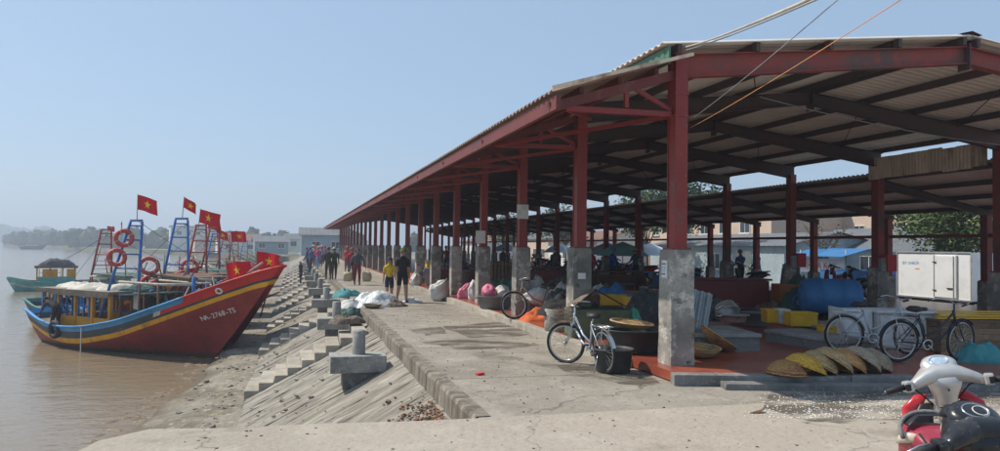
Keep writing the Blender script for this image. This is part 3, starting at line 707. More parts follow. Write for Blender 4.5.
paint('hull_maroon', (.30, .034, .028)); paint('hull_red', (.62, .03, .025)); paint('hull_yellow', (.85, .44, .02)); paint('hull_blue', (.06, .32, .66))
paint('hull_navy', (.03, .06, .085)); paint('hull_teal', (.12, .50, .47)); paint('hull_white', (.62, .62, .57)); paint('cabin_orange', (.72, .33, .02)); paint('mast_blue', (.04, .17, .50)); paint('mast_red', (.34, .05, .04))
paint('hull_green', (.05, .24, .20)); paint('wood_grey', (.25, .20, .15), .6, .8); paint('wood_brown', (.17, .09, .05), .6, .7); paint('pole_pale', (.50, .46, .38), .7, .7)
mat('tarp_white', (.58, .55, .47), .8, ((2, (.40, .37, .31), .45, .7, 5),), (6, .03)); mat('tarp_green', (.07, .13, .11), .8, ((2, (.04, .08, .07), .45, .7, 5),), (6, .03)); mat('tarp_blue', (.04, .17, .38), .65, ((1.2, (.03, .11, .27), .45, .7, 5),), (5, .03))
mat('net_brown', (.22, .17, .13), .95, ((9, (.09, .07, .055), .42, .62, 6), (30, (.34, .28, .22), .55, .7, 3)), (30, .05)); mat('net_dark', (.07, .075, .08), .95, ((9, (.15, .14, .13), .5, .65, 6),), (30, .05))
mat('rubber', (.022, .022, .024), .7, ((8, (.06, .058, .055), .55, .75, 4),)); mat('rope', (.50, .46, .36), .9); mat('ring_red', (.50, .07, .05), .55, ((3, (.34, .05, .04), .5, .7, 4),))
def flag_mat(name, trans):
    m = mat(name, (.62, .012, .022), .7, ((3, (.52, .012, .02), .45, .7, 3),), spec=.15); return m
flag_mat('flag_red', .4); mat('flag_star', (.85, .55, .02), .7, spec=.15); mat('letter_white', (.74, .74, .70), .7)
def interp(tab, u):
    for (a, b) in zip(tab, tab[1:]):
        if u <= b[0]:
            t = (u-a[0])/(b[0]-a[0]); t = max(0, t); return a[1]+(b[1]-a[1])*t
    return tab[-1][1]
def smooth_interp(tab, u, n=5, w=.05): return sum(interp(tab, min(1, max(0, u+(k-n//2)*w/n*2))) for k in range(n))/n
SHEER = ((0, 1.30), (.12, .95), (.25, .82), (.38, .92), (.53, 1.25), (.70, 1.95), (.86, 2.68), (1, 3.30))
def flag_meshes(w=.85, h=.58, seed=0):
    "waving cloth in the local XZ plane with a star proud of both sides"
    def off(x, z): return .11*math.sin(5.2*x/w*1.2+seed)*(x/w) + .06*math.sin(9*x/w+3*z+seed*2)*(x/w)
    def sag(x): return -.42*(x/w)**1.25*h*(1+.6*math.sin(seed*2.3))
    m = MB(); nx, nz = 10, 6; vs_ = []; fs_ = []
    for i in range(nx+1):
        for j in range(nz+1):
            x = w*i/nx; z = h*j/nz; vs_.append((x, off(x, z), z+sag(x)-h))
    for i in range(nx):
        for j in range(nz): a = i*(nz+1)+j; fs_.append((a, a+nz+1, a+nz+2, a+1))
    cloth = m.add(vs_, fs_, smooth=True).mesh('flag', 'flag_red')
    s_ = MB()
    for side in (-1, 1):
        pts = []
        for k in range(10):
            r = (.30 if k % 2 == 0 else .115)*h; a = math.pi/2+k*math.pi/5
            x = w*.5+r*math.cos(a); z = h*.5+r*math.sin(a); pts.append((x, off(x, z)+side*.006, z+sag(x)-h))
        cx, cz = w*.5, h*.5; pts.append((cx, off(cx, cz)+side*.008, cz+sag(cx)-h))
        s_.add(pts, [(k, (k+1) % 10, 10) for k in range(10)], None)
    return cloth, s_.mesh('star', 'flag_star')
FLAGS = [flag_meshes(.85, .58, k*1.7) for k in range(4)]
def add_flag(parent, p, az, k=0, staff=.9, s=1.0, name='flag', tilt=0.0):
    st = MB().tube([(0, 0, -staff), (0, 0, .03)], .014, 6).build('flag_staff', 'wood_grey', parent, loc=p, rot=(0, tilt, az))
    c = link('flag', FLAGS[k][0], st, (0.012, 0, 0), scale=(s, s, s))
    # star joins the cloth mesh level: thing > staff > flag (third level), so the star sits beside it
    link('star', FLAGS[k][1], st, (0.012, 0, 0), scale=(s, s, s))
    return st
def ladder(parent, a0, a1, b0, b1, n, r, matn, name='ladder_mast'):
    "two rails with rungs, one mast part"
    m = MB(); a0, a1, b0, b1 = map(Vector, (a0, a1, b0, b1))
    m.tube([a0, a1], r, 7); m.tube([b0, b1], r, 7)
    for i in range(n): t = (i+.7)/n; m.tube([a0.lerp(a1, t), b0.lerp(b1, t)], r*.6, 6)
    m.box((a1+b1)/2+Vector((0, 0, .04)), ((a1-b1).length+.22, .12, .08))
    return m.build(name, matn, parent)
def make_boat(loc, heading, label, L=12.4, beam=3.3, pal=None, scale=1.0, group=None, name='fishing_boat', sheer=None):
    e = empty(name, loc, math.atan2(heading[1], heading[0]), label, 'boat', group); e.scale = (scale,)*3
    P = dict(bottom='hull_maroon', stripe='hull_yellow', band='hull_navy', rail='hull_blue', bow='hull_red', deck='wood_grey'); P.update(pal or {})
    NU = 44; offs = [0, .19, .36, .46, .66]
    k = L/12.4
    def section(u):
        xs = -9.0*k+12.4*k*u; xk = -7.9*k+8.0*k*u; zs = smooth_interp(sheer or SHEER, u)*(.6+.4*k); zk = -.55+.25*max(0, (u-.8)/.2)
        b = beam/2*max(0.0, (1-max(0, (u-.42)/.58)**2.0))*(1-.42*max(0, (.35-u)/.35)**1.5)
        pw = .30+1.0*max(0, (u-.35)/.65)**1.3
        return xs, xk, zs, zk, b, pw
    def pt(u, w, side):
        xs, xk, zs, zk, b, pw = section(u)
        x = xk+(xs-xk)*(w**.85); return Vector((x, side*b*(w**pw), zk+(zs-zk)*w))
    m = MB(); cols = []
    for i in range(NU+1):
        u = i/NU; xs, xk, zs, zk, b, pw = section(u); H = zs-zk
        ws = [1-o/H for o in offs]; w0 = ws[-1]; ws += [w0*q for q in (.8, .6, .42, .26, .12, 0)]
        cols.append((u, ws))
    nr = len(cols[0][1])
    for side in (-1, 1):
        base = [[pt(u, w, side) for w in ws] for u, ws in cols]
        for i in range(NU):
            u = (i+.5)/NU
            for j in range(nr-1):
                if j == 0: mt_ = P['rail'] if u < .76 else P['bow']
                elif j == 1: mt_ = P['bow'] if u > .66 else P['band']
                elif j == 2: mt_ = P['band']
                elif j == 3: mt_ = P['stripe']
                else: mt_ = P['bottom']
                if j == 1 and .655 < u < .69: mt_ = 'hull_white'
                q = [base[i][j], base[i+1][j], base[i+1][j+1], base[i][j+1]]
                m.add(q, [(0, 1, 2, 3) if side > 0 else (3, 2, 1, 0)], mt_, True)
            # inside of the bulwark
            a, b_ = pt(cols[i][0], 1, side), pt(cols[i+1][0], 1, side)
            ia, ib = a+Vector((0, -side*.09 if abs(a.y) > .1 else 0, .01)), b_+Vector((0, -side*.09 if abs(b_.y) > .1 else 0, .01))
            def low(u_):
                H_ = section(u_)[2]-section(u_)[3]; q_ = pt(u_, 1-.42/H_, side); return Vector((q_.x-.12*u_, side*max(0, abs(q_.y)-.09), q_.z))
            da, db = low(cols[i][0]), low(cols[i+1][0])
            m.add([a, b_, ib, ia], [(0, 3, 2, 1)], P['rail'] if u < .76 else P['bow']); m.add([ia, ib, db, da], [(0, 3, 2, 1)], P['deck'])
    # transom
    L0 = [pt(0, w, -1) for w in cols[0][1]]; R0 = [pt(0, w, 1) for w in cols[0][1]]
    for j in range(nr-1): m.add([L0[j], R0[j], R0[j+1], L0[j+1]], [(0, 1, 2, 3)], [P['rail'], P['band'], P['band'], P['stripe']][j] if j < 4 else P['bottom'])
    hull = m.build('hull', None, e)
    # rub rail
    for side in (-1, 1):
        for a_, b_, mm in ((0, 33, P['rail']), (33, NU, P['bow'])): MB().tube([pt(i/NU, 1, side)+Vector((0, side*.02, .01)) for i in range(a_, b_+1)], .045, 6).build('gunwale', mm, hull)
    d_ = MB(); vs_ = []; fs_ = []
    for i in range(NU+1):
        u = i/NU
        for side in (-1, 1): H_ = section(u)[2]-section(u)[3]; q = pt(u, 1-.40/H_, side); vs_.append((q.x-.12*u, side*max(0, abs(q.y)-.06), q.z))
    for i in range(NU): fs_.append((2*i, 2*i+2, 2*i+3, 2*i+1))
    d_.add(vs_, fs_).build('deck', P['deck'], e)
    e_pt = lambda u, w, side=-1: pt(u, w, side)
    return e, e_pt
def hull_text(e, pt, txt, u0, du, w, size, side=-1, matn='letter_white'):
    "characters standing on the hull skin"
    for k, ch in enumerate(txt):
        if ch == ' ': continue
        u = u0+du*k; p = pt(u, w, side); px_ = pt(u+.01, w, side); pu = pt(u, w+.04, side)
        X = (px_-p).normalized()*(1 if side < 0 else -1); Z = (pu-p); Z = (Z-X*Z.dot(X)).normalized(); Nn = X.cross(Z)
        cu = bpy.data.curves.new('letter', 'FONT'); cu.body = ch; cu.size = size; cu.extrude = .004; cu.align_x = 'CENTER'
        o = bpy.data.objects.new('letter', cu); M = Matrix((( X.x, Z.x, Nn.x, 0), (X.y, Z.y, Nn.y, 0), (X.z, Z.z, Nn.z, 0), (0, 0, 0, 1))); 
        COL.objects.link(o); bpy.context.view_layer.update()
        me = bpy.data.meshes.new_from_object(o.evaluated_get(bpy.context.evaluated_depsgraph_get())); bpy.data.objects.remove(o); bpy.data.curves.remove(cu)
        me.materials.clear(); me.materials.append(MT[matn])
        oo = link('letter', me, e); q = p+Nn*.012; oo.location = q; oo.rotation_euler = M.to_euler()
def cabin(e, x0, x1, w, z0, h, wallm, roofm, tarp=None, frame='mast_blue', openw=True):
    c = MB(); z1 = z0+h; hw = h*.45
    c.box(((x0+x1)/2, -w/2, z0+hw/2), (x1-x0, .06, hw)); c.box(((x0+x1)/2, w/2, z0+hw/2), (x1-x0, .06, hw)); c.box((x0, 0, z0+hw/2), (.06, w-.07, hw)); c.box((x1, 0, z0+hw/2), (.06, w-.07, hw))
    cb = c.build('cabin', wallm, e)
    for x in (x0, x0+(x1-x0)*.34, x0+(x1-x0)*.67, x1):
        for s_ in (-1, 1): MB().box((x, s_*(w/2+.005), z0+h/2), (.12, .12, h)).build('post', wallm, cb)
    for a, b in ((.06, .28), (.40, .61)):
        xx0, xx1 = x0+(x1-x0)*a, x0+(x1-x0)*b
        f = MB()
        for q in (xx0, (xx0+xx1)/2, xx1): f.box((q, -w/2-.02, z0+hw+h*.22), (.06, .06, h*.44))
        f.box(((xx0+xx1)/2, -w/2-.02, z0+hw+h*.24), (xx1-xx0-.07, .05, .05)); f.build('window_frame', frame, cb)
    r = MB(); r.box(((x0+x1)/2, 0, z1+.05), (x1-x0+.5, w+.5, .09)); r.box(((x0+x1)/2, -w/2-.25, z1-.05), (x1-x0+.46, .05, .16)); r.box(((x0+x1)/2, w/2+.25, z1-.05), (x1-x0+.46, .05, .16))
    r.build('roof', roofm, e)
    return z1+.10
def heap(loc, rx, ry, h, seed, matn, name, label, cat, group=None, parent=None, rz=0):
    "irregular draped or piled mass"
    m = MB(); n, rr = 44, 15; vs_ = []; fs_ = []
    for j in range(rr+1):
        t = j/rr; r = t; z = h*.92*(1-t**3.6)*(.86+.14*(1-t))
        for i in range(n):
            a = 2*math.pi*i/n; cx, cy = math.cos(a)*r, math.sin(a)*r
            q = 1+.20*noise.noise((math.cos(a)*1.5+seed, math.sin(a)*1.5, t*2))+.07*noise.noise((math.cos(a)*5, math.sin(a)*5, seed))
            big = .50*noise.noise((cx*2.0+seed, cy*2.0, seed*.7)); fold = abs(noise.noise((cx*4.2+seed*1.3, cy*4.2, 7+seed)))*.42 + abs(noise.noise((cx*9.5, cy*9.5+seed, 3)))*.20
            zz = z*(1+big-fold)+h*.10*noise.noise((cx*6+seed, cy*6, 3))*(1-t**4)
            vs_.append((cx*rx*q, cy*ry*q, max(0, zz) if j < rr else -.02))
    for j in range(rr):
        for i in range(n): fs_.append((j*n+i, (j+1)*n+i, (j+1)*n+(i+1) % n, j*n+(i+1) % n))
    o = m.add(vs_, fs_, smooth=True).build(name, matn, parent, loc=loc, rot=(0, 0, rz))
    if label: tag(o, label, cat, group)
    return o
def e2w(e, p):
    return Matrix.Translation(e.location) @ Matrix.Rotation(e.rotation_euler.z, 4, 'Z') @ Matrix.Diagonal((*e.scale, 1)) @ Vector(p)
def life_ring(p, rot, R=.33, label='red life ring', grp='life rings hung on the boats'):
    e = empty('life_ring', p, 0, label, 'life ring', grp); e.rotation_euler = rot
    MB().torus(R, .085, 26, 9).build('ring', 'ring_red', e)
    for k in range(4):
        a = k*math.pi/2+.5
        MB().torus(.088, .012, 12, 5, M=Matrix.Translation((R*math.cos(a), R*math.sin(a), 0)) @ Matrix.Rotation(a, 4, 'Z') @ Matrix.Rotation(math.pi/2, 4, 'X')).build('band', 'hull_white', e)
    return e
def stay(p, q, sag, r, matn, name, label, cat='rope', n=14, parent=None, group=None):
    p, q = Vector(p), Vector(q); pts = [p.lerp(q, i/n)-Vector((0, 0, sag*4*(i/n)*(1-i/n))) for i in range(n+1)]
    o = MB().tube(pts, r, 5).build(name, matn, parent)
    if label: tag(o, label, cat, group)
    return o
# --- the near boat
HD = Vector((.716, -.70, 0)).normalized()
b1, pt1 = make_boat((-3.15, 28.2, WZ), HD, 'maroon fishing boat with yellow stripe and blue gunwale nosing onto the quay slope', L=13.4)
hull_text(b1, pt1, 'NA-2768-TS', .845, .0112, .60, .27)
# painted eye near the bow
p = pt1(.855, .93, -1); pn = pt1(.87, .93, -1); X = (pn-p).normalized(); Nn = X.cross((pt1(.855, .97, -1)-p)).normalized()
Nn = Nn if Nn.y < 0 else -Nn
rotE = Nn.to_track_quat('Z', 'Y').to_euler()
MB().torus(.10, .035, 20, 6).build('painted_eye', 'letter_white', b1, loc=p+Nn*.02, rot=rotE)
zt = cabin(b1, -7.3, -4.0, 1.9, .45, 1.72, 'cabin_orange', 'wood_grey')
heap((-6.5, -.1, zt), .75, .9, .22, 3, 'tarp_white', 'tarp', None, None, parent=b1); heap((-5.1, .1, zt), .6, .9, .26, 5, 'tarp_white', 'tarp', None, None, parent=b1); heap((-4.2, .3, zt), .5, .8, .22, 8, 'tarp_green', 'tarp', None, None, parent=b1)
ladder(b1, (-4.9, -1.0, .55), (-4.05, -.2, 4.95), (-3.7, -.1, .5), (-3.85, .15, 4.95), 8, .055, 'mast_blue')
add_flag(b1, (-3.95, 0, 6.0), math.atan2(-C_R.y*0-.0, 1)+.35, 0, 1.0, 1.0)
MB().tube([(-3.6, -.9, 2.65), (-1.5, -.85, 2.62), (.1, -.5, 2.66)], .05, 7).build('awning_pole', 'pole_pale', b1)
MB().tube([(-3.6, .8, 2.65), (-1.5, .85, 2.6), (-.4, .6, 2.66)], .045, 7).build('awning_pole', 'pole_pale', b1)
MB().tube([(.05, -.5, 1.6), (.05, -.5, 2.95)], .07, 8).build('post', 'mast_blue', b1)
for (x, y_, z0) in ((-1.4, -.85, .9), (-2.4, -.9, .8), (-1.1, .85, 1.0)): MB().tube([(x, y_, z0), (x, y_, 2.64)], .04, 7).build('post', 'wood_brown', b1)
MB().tube([(-1.55, -.3, .95), (-1.2, .3, 2.5)], .03, 6).build('spar', 'pole_pale', b1)
heap(e2w(b1, (-2.75, -.55, .72)), .55, .45, .72, 12, 'net_brown', 'fishing_net', 'brown heap of fishing net on the deck of the near maroon boat', 'net', rz=.3)
heap(e2w(b1, (-1.0, .15, 1.05)), .6, .4, .45, 13, 'net_dark', 'fishing_net', 'dark piled net on the foredeck of the near maroon boat', 'net', rz=-.7)
MB().box((-3.55, -.2, .95), (.5, .5, .5), bev=.04).build('deck_box', 'hull_blue', b1)
ty = empty('tyre_fender', e2w(b1, (-6.6, -1.50, .72)), 0, 'black tyre fender hanging on the near maroon boat', 'tyre')
ty.rotation_euler = (math.pi/2, 0, math.atan2(HD.y, HD.x)); MB().torus(.27, .10, 24, 9).build('tyre', 'rubber', ty)
stay(e2w(b1, (-4.6, -1.68, .95)), e2w(b1, (-4.4, -1.8, -.08)), .02, .022, 'rope', 'mooring_rope', 'pale rope hanging over the side of the near maroon boat')
for k, (z, dx, lab) in enumerate(((4.30, 0, 'upper red life ring on the blue ladder mast'), (3.55, -.12, 'lower red life ring on the blue ladder mast'))):
    life_ring(e2w(b1, (-4.10+dx, -.42-.2*k, z)), (math.pi/2-.15, 0, .25), .28, lab)
# bow flag on its own staff
add_flag(b1, (1.35, -.25, 3.45), .15, 1, 1.6, 1.05, tilt=-.25)
stay(e2w(b1, (-3.95, 0, 5.0)), e2w(b1, (1.6, 0, 2.75)), .05, .012, 'net_dark', 'stay_wire', None, parent=None).__setitem__('label', 'thin stay from the blue ladder mast to the near bow'); bpy.data.objects['stay_wire']['category'] = 'wire'
MB().tube([(1.2, -.1, 2.55), (2.9, 0, 3.5)], .04, 6).build('bow_spar', 'pole_pale', b1)
# --- boats lying behind it, each further along the quay
def rear_boat(off, label, seed, pal, mastm, scale=1.0, flags=(), mast=True, hd=None, sx=0):
    rng = random.Random(seed); H = hd or (HD+Vector((rng.uniform(-.1, .1), 0, 0))).normalized()
    e, pt = make_boat((off[0], off[1], WZ), H, label, pal=pal, scale=scale, group='fishing boats moored with bows on the quay')
    zt = cabin(e, -7.2, -4.2+rng.uniform(-.4, .4), 1.9, .45, 1.4, pal.get('cab', 'cabin_orange'), 'wood_grey', frame=mastm)
    heap((-5.8, 0, zt), 1.2, .9, .28, seed+2, rng.choice(('tarp_green', 'tarp_white', 'tarp_blue')), 'tarp', None, None, parent=e)
    if mast: ladder(e, (-3.3+sx, -.55, .6), (-2.5+sx, -.22, 4.95), (-2.2+sx, .3, .6), (-2.35+sx, .22, 4.95), 8, .05, mastm)
    for (x, y_, z, az, k, st, s_) in flags: add_flag(e, (x, y_, z), az, k, st, s_, tilt=rng.uniform(-.15, .1))
    MB().tube([(-3.6, -.8, 2.6), (.3, -.5, 2.65)], .05, 7).build('awning_pole', 'pole_pale', e)
    for q in ((2.6, 0, 3.0), (-6.8, .4, 2.4)): MB().tube([(-2.4+sx, 0, 4.7), q], .012, 4).build('stay', 'net_dark', e)
    MB().box((-1.9, 0, 2.72), (2.6, 1.9, .06), rot=Matrix.Rotation(.03, 4, 'Y')).build('awning', rng.choice(('tarp_green', 'wood_grey', 'wood_brown')), e)
    for x in (-3.4, -1.8, .1): MB().tube([(x, -.75+.08*x*.3, .8), (x, -.75+.08*x*.3, 2.62)], .045, 7).build('post', rng.choice(('wood_brown', mastm)), e)
    for k in range(20):
        a = Vector((rng.uniform(-3.4, 1.6), rng.uniform(-.8, .8), 1.0+rng.uniform(0, .5))); b = a+Vector((rng.uniform(-1.8, 2.2), rng.uniform(-.5, .5), rng.uniform(.5, 2.3)))
        MB().tube([a, b], .03, 5).build('spar', rng.choice(('pole_pale', 'wood_brown', 'mast_red', 'wood_grey')), e)
    for k in range(6):
        MB().lathe([(.001, -.13), (.08, -.10), (.13, 0), (.08, .10), (.001, .13)], 12).build('buoy', rng.choice(('cabin_orange', 'hull_red', 'hull_white', 'hull_blue')), e, loc=(rng.uniform(-3.4, .6), -.85+rng.uniform(-.1, .3), rng.uniform(1.3, 2.5)))
    for k in range(3):
        heap(e2w(e, (-3+1.5*k+rng.uniform(-.4, .4), rng.uniform(-.3, .3), .75+.16*k)), rng.uniform(.6, .9), .6, rng.uniform(.8, 1.3), seed*3+k, rng.choice(('net_brown', 'net_dark', 'tarp_green', 'net_brown')), 'fishing_net', ('net heaped by the cabin of ', 'net heaped amidships on ', 'net heaped toward the bow of ')[k]+'the '+{3: 'second', 5: 'third', 8: 'fourth', 9: 'fifth', 13: 'sixth', 17: 'seventh', 19: 'last', 27: 'outer'}[seed]+' boat along the quay', 'net', 'nets piled on the rear boats')
    return e, pt
pal2 = dict(); palr = dict(rail='hull_blue', bow='hull_red', bottom='hull_maroon'); palg = dict(rail='hull_green', bottom='hull_maroon', bow='hull_red', cab='hull_blue')
b2, _ = rear_boat((-2.75, 30.3), 'red bowed fishing boat moored directly behind the near maroon boat', 3, pal2, 'mast_blue', 1.03, ((-2.4, 0, 5.85, .3, 2, .9, .72), (2.0, -.1, 3.75, .3, 3, 1.7, 1.1)), sx=-.1)
b3, _ = rear_boat((-3.0, 35.5), 'green railed fishing boat moored third along the quay slope', 5, palg, 'mast_red', 1.0, ((-1.9, 0, 5.75, .35, 1, .9, 1.1),), sx=.6)
b4, _ = rear_boat((-3.0, 40.5), 'red fishing boat moored fourth along the quay slope', 8, palr, 'mast_red', 1.0, ((-2.4, 0, 5.5, .2, 0, .8, 1.0), (-.5, 0, 4.8, .4, 3, 1.6, 1.0)), sx=.6)
b5, _ = rear_boat((-3.2, 47.0), 'blue railed fishing boat moored fifth along the quay slope', 9, pal2, 'mast_blue', .95, ((-2.4, 0, 5.3, .3, 2, .8, 1.0),))
b6, _ = rear_boat((-3.4, 56.0), 'green railed fishing boat moored beyond the fifth boat', 13, palg, 'mast_red', .95, ())
b7, _ = rear_boat((-3.6, 68.0), 'faded red fishing boat moored far along the quay', 17, palr, 'mast_red', .95, ())
b8, _ = rear_boat((-3.8, 84.0), 'small hazy fishing boat moored at the far end of the row', 19, palr, 'mast_blue', .9, ())
b9, _ = rear_boat((-6.4, 36.8), 'green railed fishing boat lying outside the third boat', 27, palg, 'mast_red', .95, ((-2.4, 0, 5.4, -.6, 0, .7, .7),), sx=-1.2)
for k, (e, p, lab) in enumerate(((b2, (-3.2, -.9, 3.1), 'red life ring slung by the second blue ladder mast'), (b2, (-3.3, -.75, 2.35), 'red life ring lying on the awning of the second boat'), (b3, (-1.8, -.6, 3.0), 'red life ring on the red mast of the third boat'))):
    life_ring(e2w(e, p), (math.pi/2-.5*(k == 0), .3*k, .3), .34, lab)
# --- teal boat out on the river
bt, _ = make_boat((-15.7, 69.7, WZ), Vector((.96, .28, 0)).normalized(), 'teal hulled fishing boat with orange cabin lying off on the river', pal=dict(rail='hull_teal', band='hull_teal', bow='hull_teal', stripe='hull_white', bottom='hull_teal'), scale=.80, sheer=((0, 1.45), (.12, 1.05), (.3, .9), (.6, 1.0), (.8, 1.35), (1, 1.9)))
zt = cabin(bt, -6.4, -3.0, 1.9, .5, 2.0, 'cabin_orange', 'wood_brown', frame='hull_teal')
MB().box((-4.7, -1.0, .95), (3.3, .05, .9)).build('side_board', 'hull_teal', bt); MB().box((-5.25, -.99, 1.85), (1.35, .05, .85)).build('side_board', 'cabin_orange', bt); MB().box((-3.4, -.99, 1.85), (.75, .05, .85)).build('side_board', 'cabin_orange', bt)
heap((-4.6, 0, zt), 1.7, 1.05, .85, 31, 'net_dark', 'net_bundle', None, None, parent=bt)
ladder(bt, (-1.7, -.6, .7), (-.3, -.45, 6.0), (.4, .3, .8), (.55, .1, 6.0), 6, .06, 'pole_pale')
stay(e2w(bt, (-.2, 0, 5.9)), e2w(bt, (-4.6, 0, 2.9)), .1, .025, 'net_dark', 'mast_stay', 'dark stay sloping from the pale ladder mast of the teal boat', 'wire')
for az, k in ((.4, 3), (1.3, 1)): add_flag(bt, (-.1+.5*(k == 1), 0, 6.9), az, k, .9, .9)
# small boat far out
bs, _ = make_boat((-118, 395, WZ), Vector((.8, .5, 0)).normalized(), 'tiny dark boat far out on the hazy river', pal=dict(rail='hull_navy', bow='hull_navy', stripe='hull_navy', bottom='hull_navy'), scale=1.0)
cabin(bs, -7, -1, 2.4, .5, 2.6, 'wood_brown', 'wood_grey')

# second low awning and deck gear
MB().box((-2.9, .1, 2.2), (1.6, 2.0, .05), rot=Matrix.Rotation(-.06, 4, 'Y')).build('awning', 'tarp_green', b1)
for x_ in (-3.6, -2.2):
    for y_ in (-.85, 1.0): MB().tube([(x_, y_, .7), (x_, y_, 2.2)], .035, 6).build('post', 'wood_brown', b1)
def deck_gear(e, which, seed, n=8, x0=-3.6, x1=.9):
    rng = random.Random(seed); cnt = {}
    for k in range(n):
        x_ = x0+(x1-x0)*(k+rng.random()*.8)/n; y_ = rng.uniform(-.60, .1)*(1-.35*max(0, x_+1.5)); z_ = .62+max(0, (x_+3.5))*.24
        p = e2w(e, (x_, y_, z_)); kind = rng.choice(('barrel', 'crate', 'heap', 'cloth', 'heap'))
        col, cn = rng.choice((('hull_blue', 'blue'), ('cabin_orange', 'orange'), ('hull_green', 'green'), ('tarp_white', 'pale'), ('hull_red', 'red')))
        key = (kind, cn); cnt[key] = cnt.get(key, 0)+1
        w_ = ('', 'second ', 'third ', 'fourth ')[min(3, cnt[key]-1)]
        if kind == 'barrel':
            o = empty('deck_barrel', p, 0, '%s%s barrel on the deck of the %s' % (w_, cn, which), 'barrel', 'gear on the boat decks'); MB().lathe([(.001, 0), (.22, 0), (.25, .1), (.26, .35), (.25, .6), (.2, .66), (.001, .66)], 16).build('shell', col, o); MB().torus(.255, .015, 20, 5, M=Matrix.Translation((0, 0, .42))).build('hoop', col, o)
        elif kind == 'crate':
            o = empty('deck_crate', p, rng.uniform(0, 3), '%s%s crate on the deck of the %s' % (w_, cn, which), 'crate', 'gear on the boat decks')
            for (cx, cy, wx, wy) in ((0, -.2, .6, .03), (0, .2, .6, .03), (-.285, 0, .03, .36), (.285, 0, .03, .36)): MB().box((cx, cy, .25), (wx, wy, .5)).build('side', col, o)
            MB().box((0, 0, .02), (.54, .36, .03)).build('floor', col, o)
        elif kind == 'heap':
            m1 = rng.choice((('net_brown', 'brown'), ('net_dark', 'dark'), ('tarp_green', 'green'))); key = ('heap', m1[1]); cnt[key] = cnt.get(key, 0)+1
            heap(p, rng.uniform(.38, .5), rng.uniform(.3, .42), rng.uniform(.5, .95), seed*7+k, m1[0], 'net_heap', '%s%s net heap on the deck of the %s' % (('', 'second ', 'third ', 'fourth ', 'fifth ', 'sixth ', 'seventh ', 'eighth ')[min(7, cnt[key]-1)], m1[1], which), 'net', 'gear on the boat decks')
        else:
            m_ = MB(); vs_ = []; fs_ = []
            for i in range(6):
                for j in range(6): vs_.append((i*.09-.2, .03*math.sin(i*2.1+j*.4), 1.55-j*.13+.02*math.sin(i)))
            for i in range(5):
                for j in range(5): q = i*6+j; fs_.append((q, q+1, q+7, q+6))
            o = m_.add(vs_, fs_, smooth=True).build('hung_cloth', col, loc=p, rot=(0, 0, rng.uniform(-1, 0))); tag(o, '%s%s cloth hung over the deck of the %s' % (w_, cn, which), 'cloth', 'gear on the boat decks')
deck_gear(b1, 'near maroon boat', 4, 6, -3.2, -1.0)
for e_, w_, sd in ((b2, 'second boat', 6), (b3, 'third boat', 15), (b4, 'fourth boat', 22), (b5, 'fifth boat', 25)): deck_gear(e_, w_, sd, 9, -3.6, -.2)
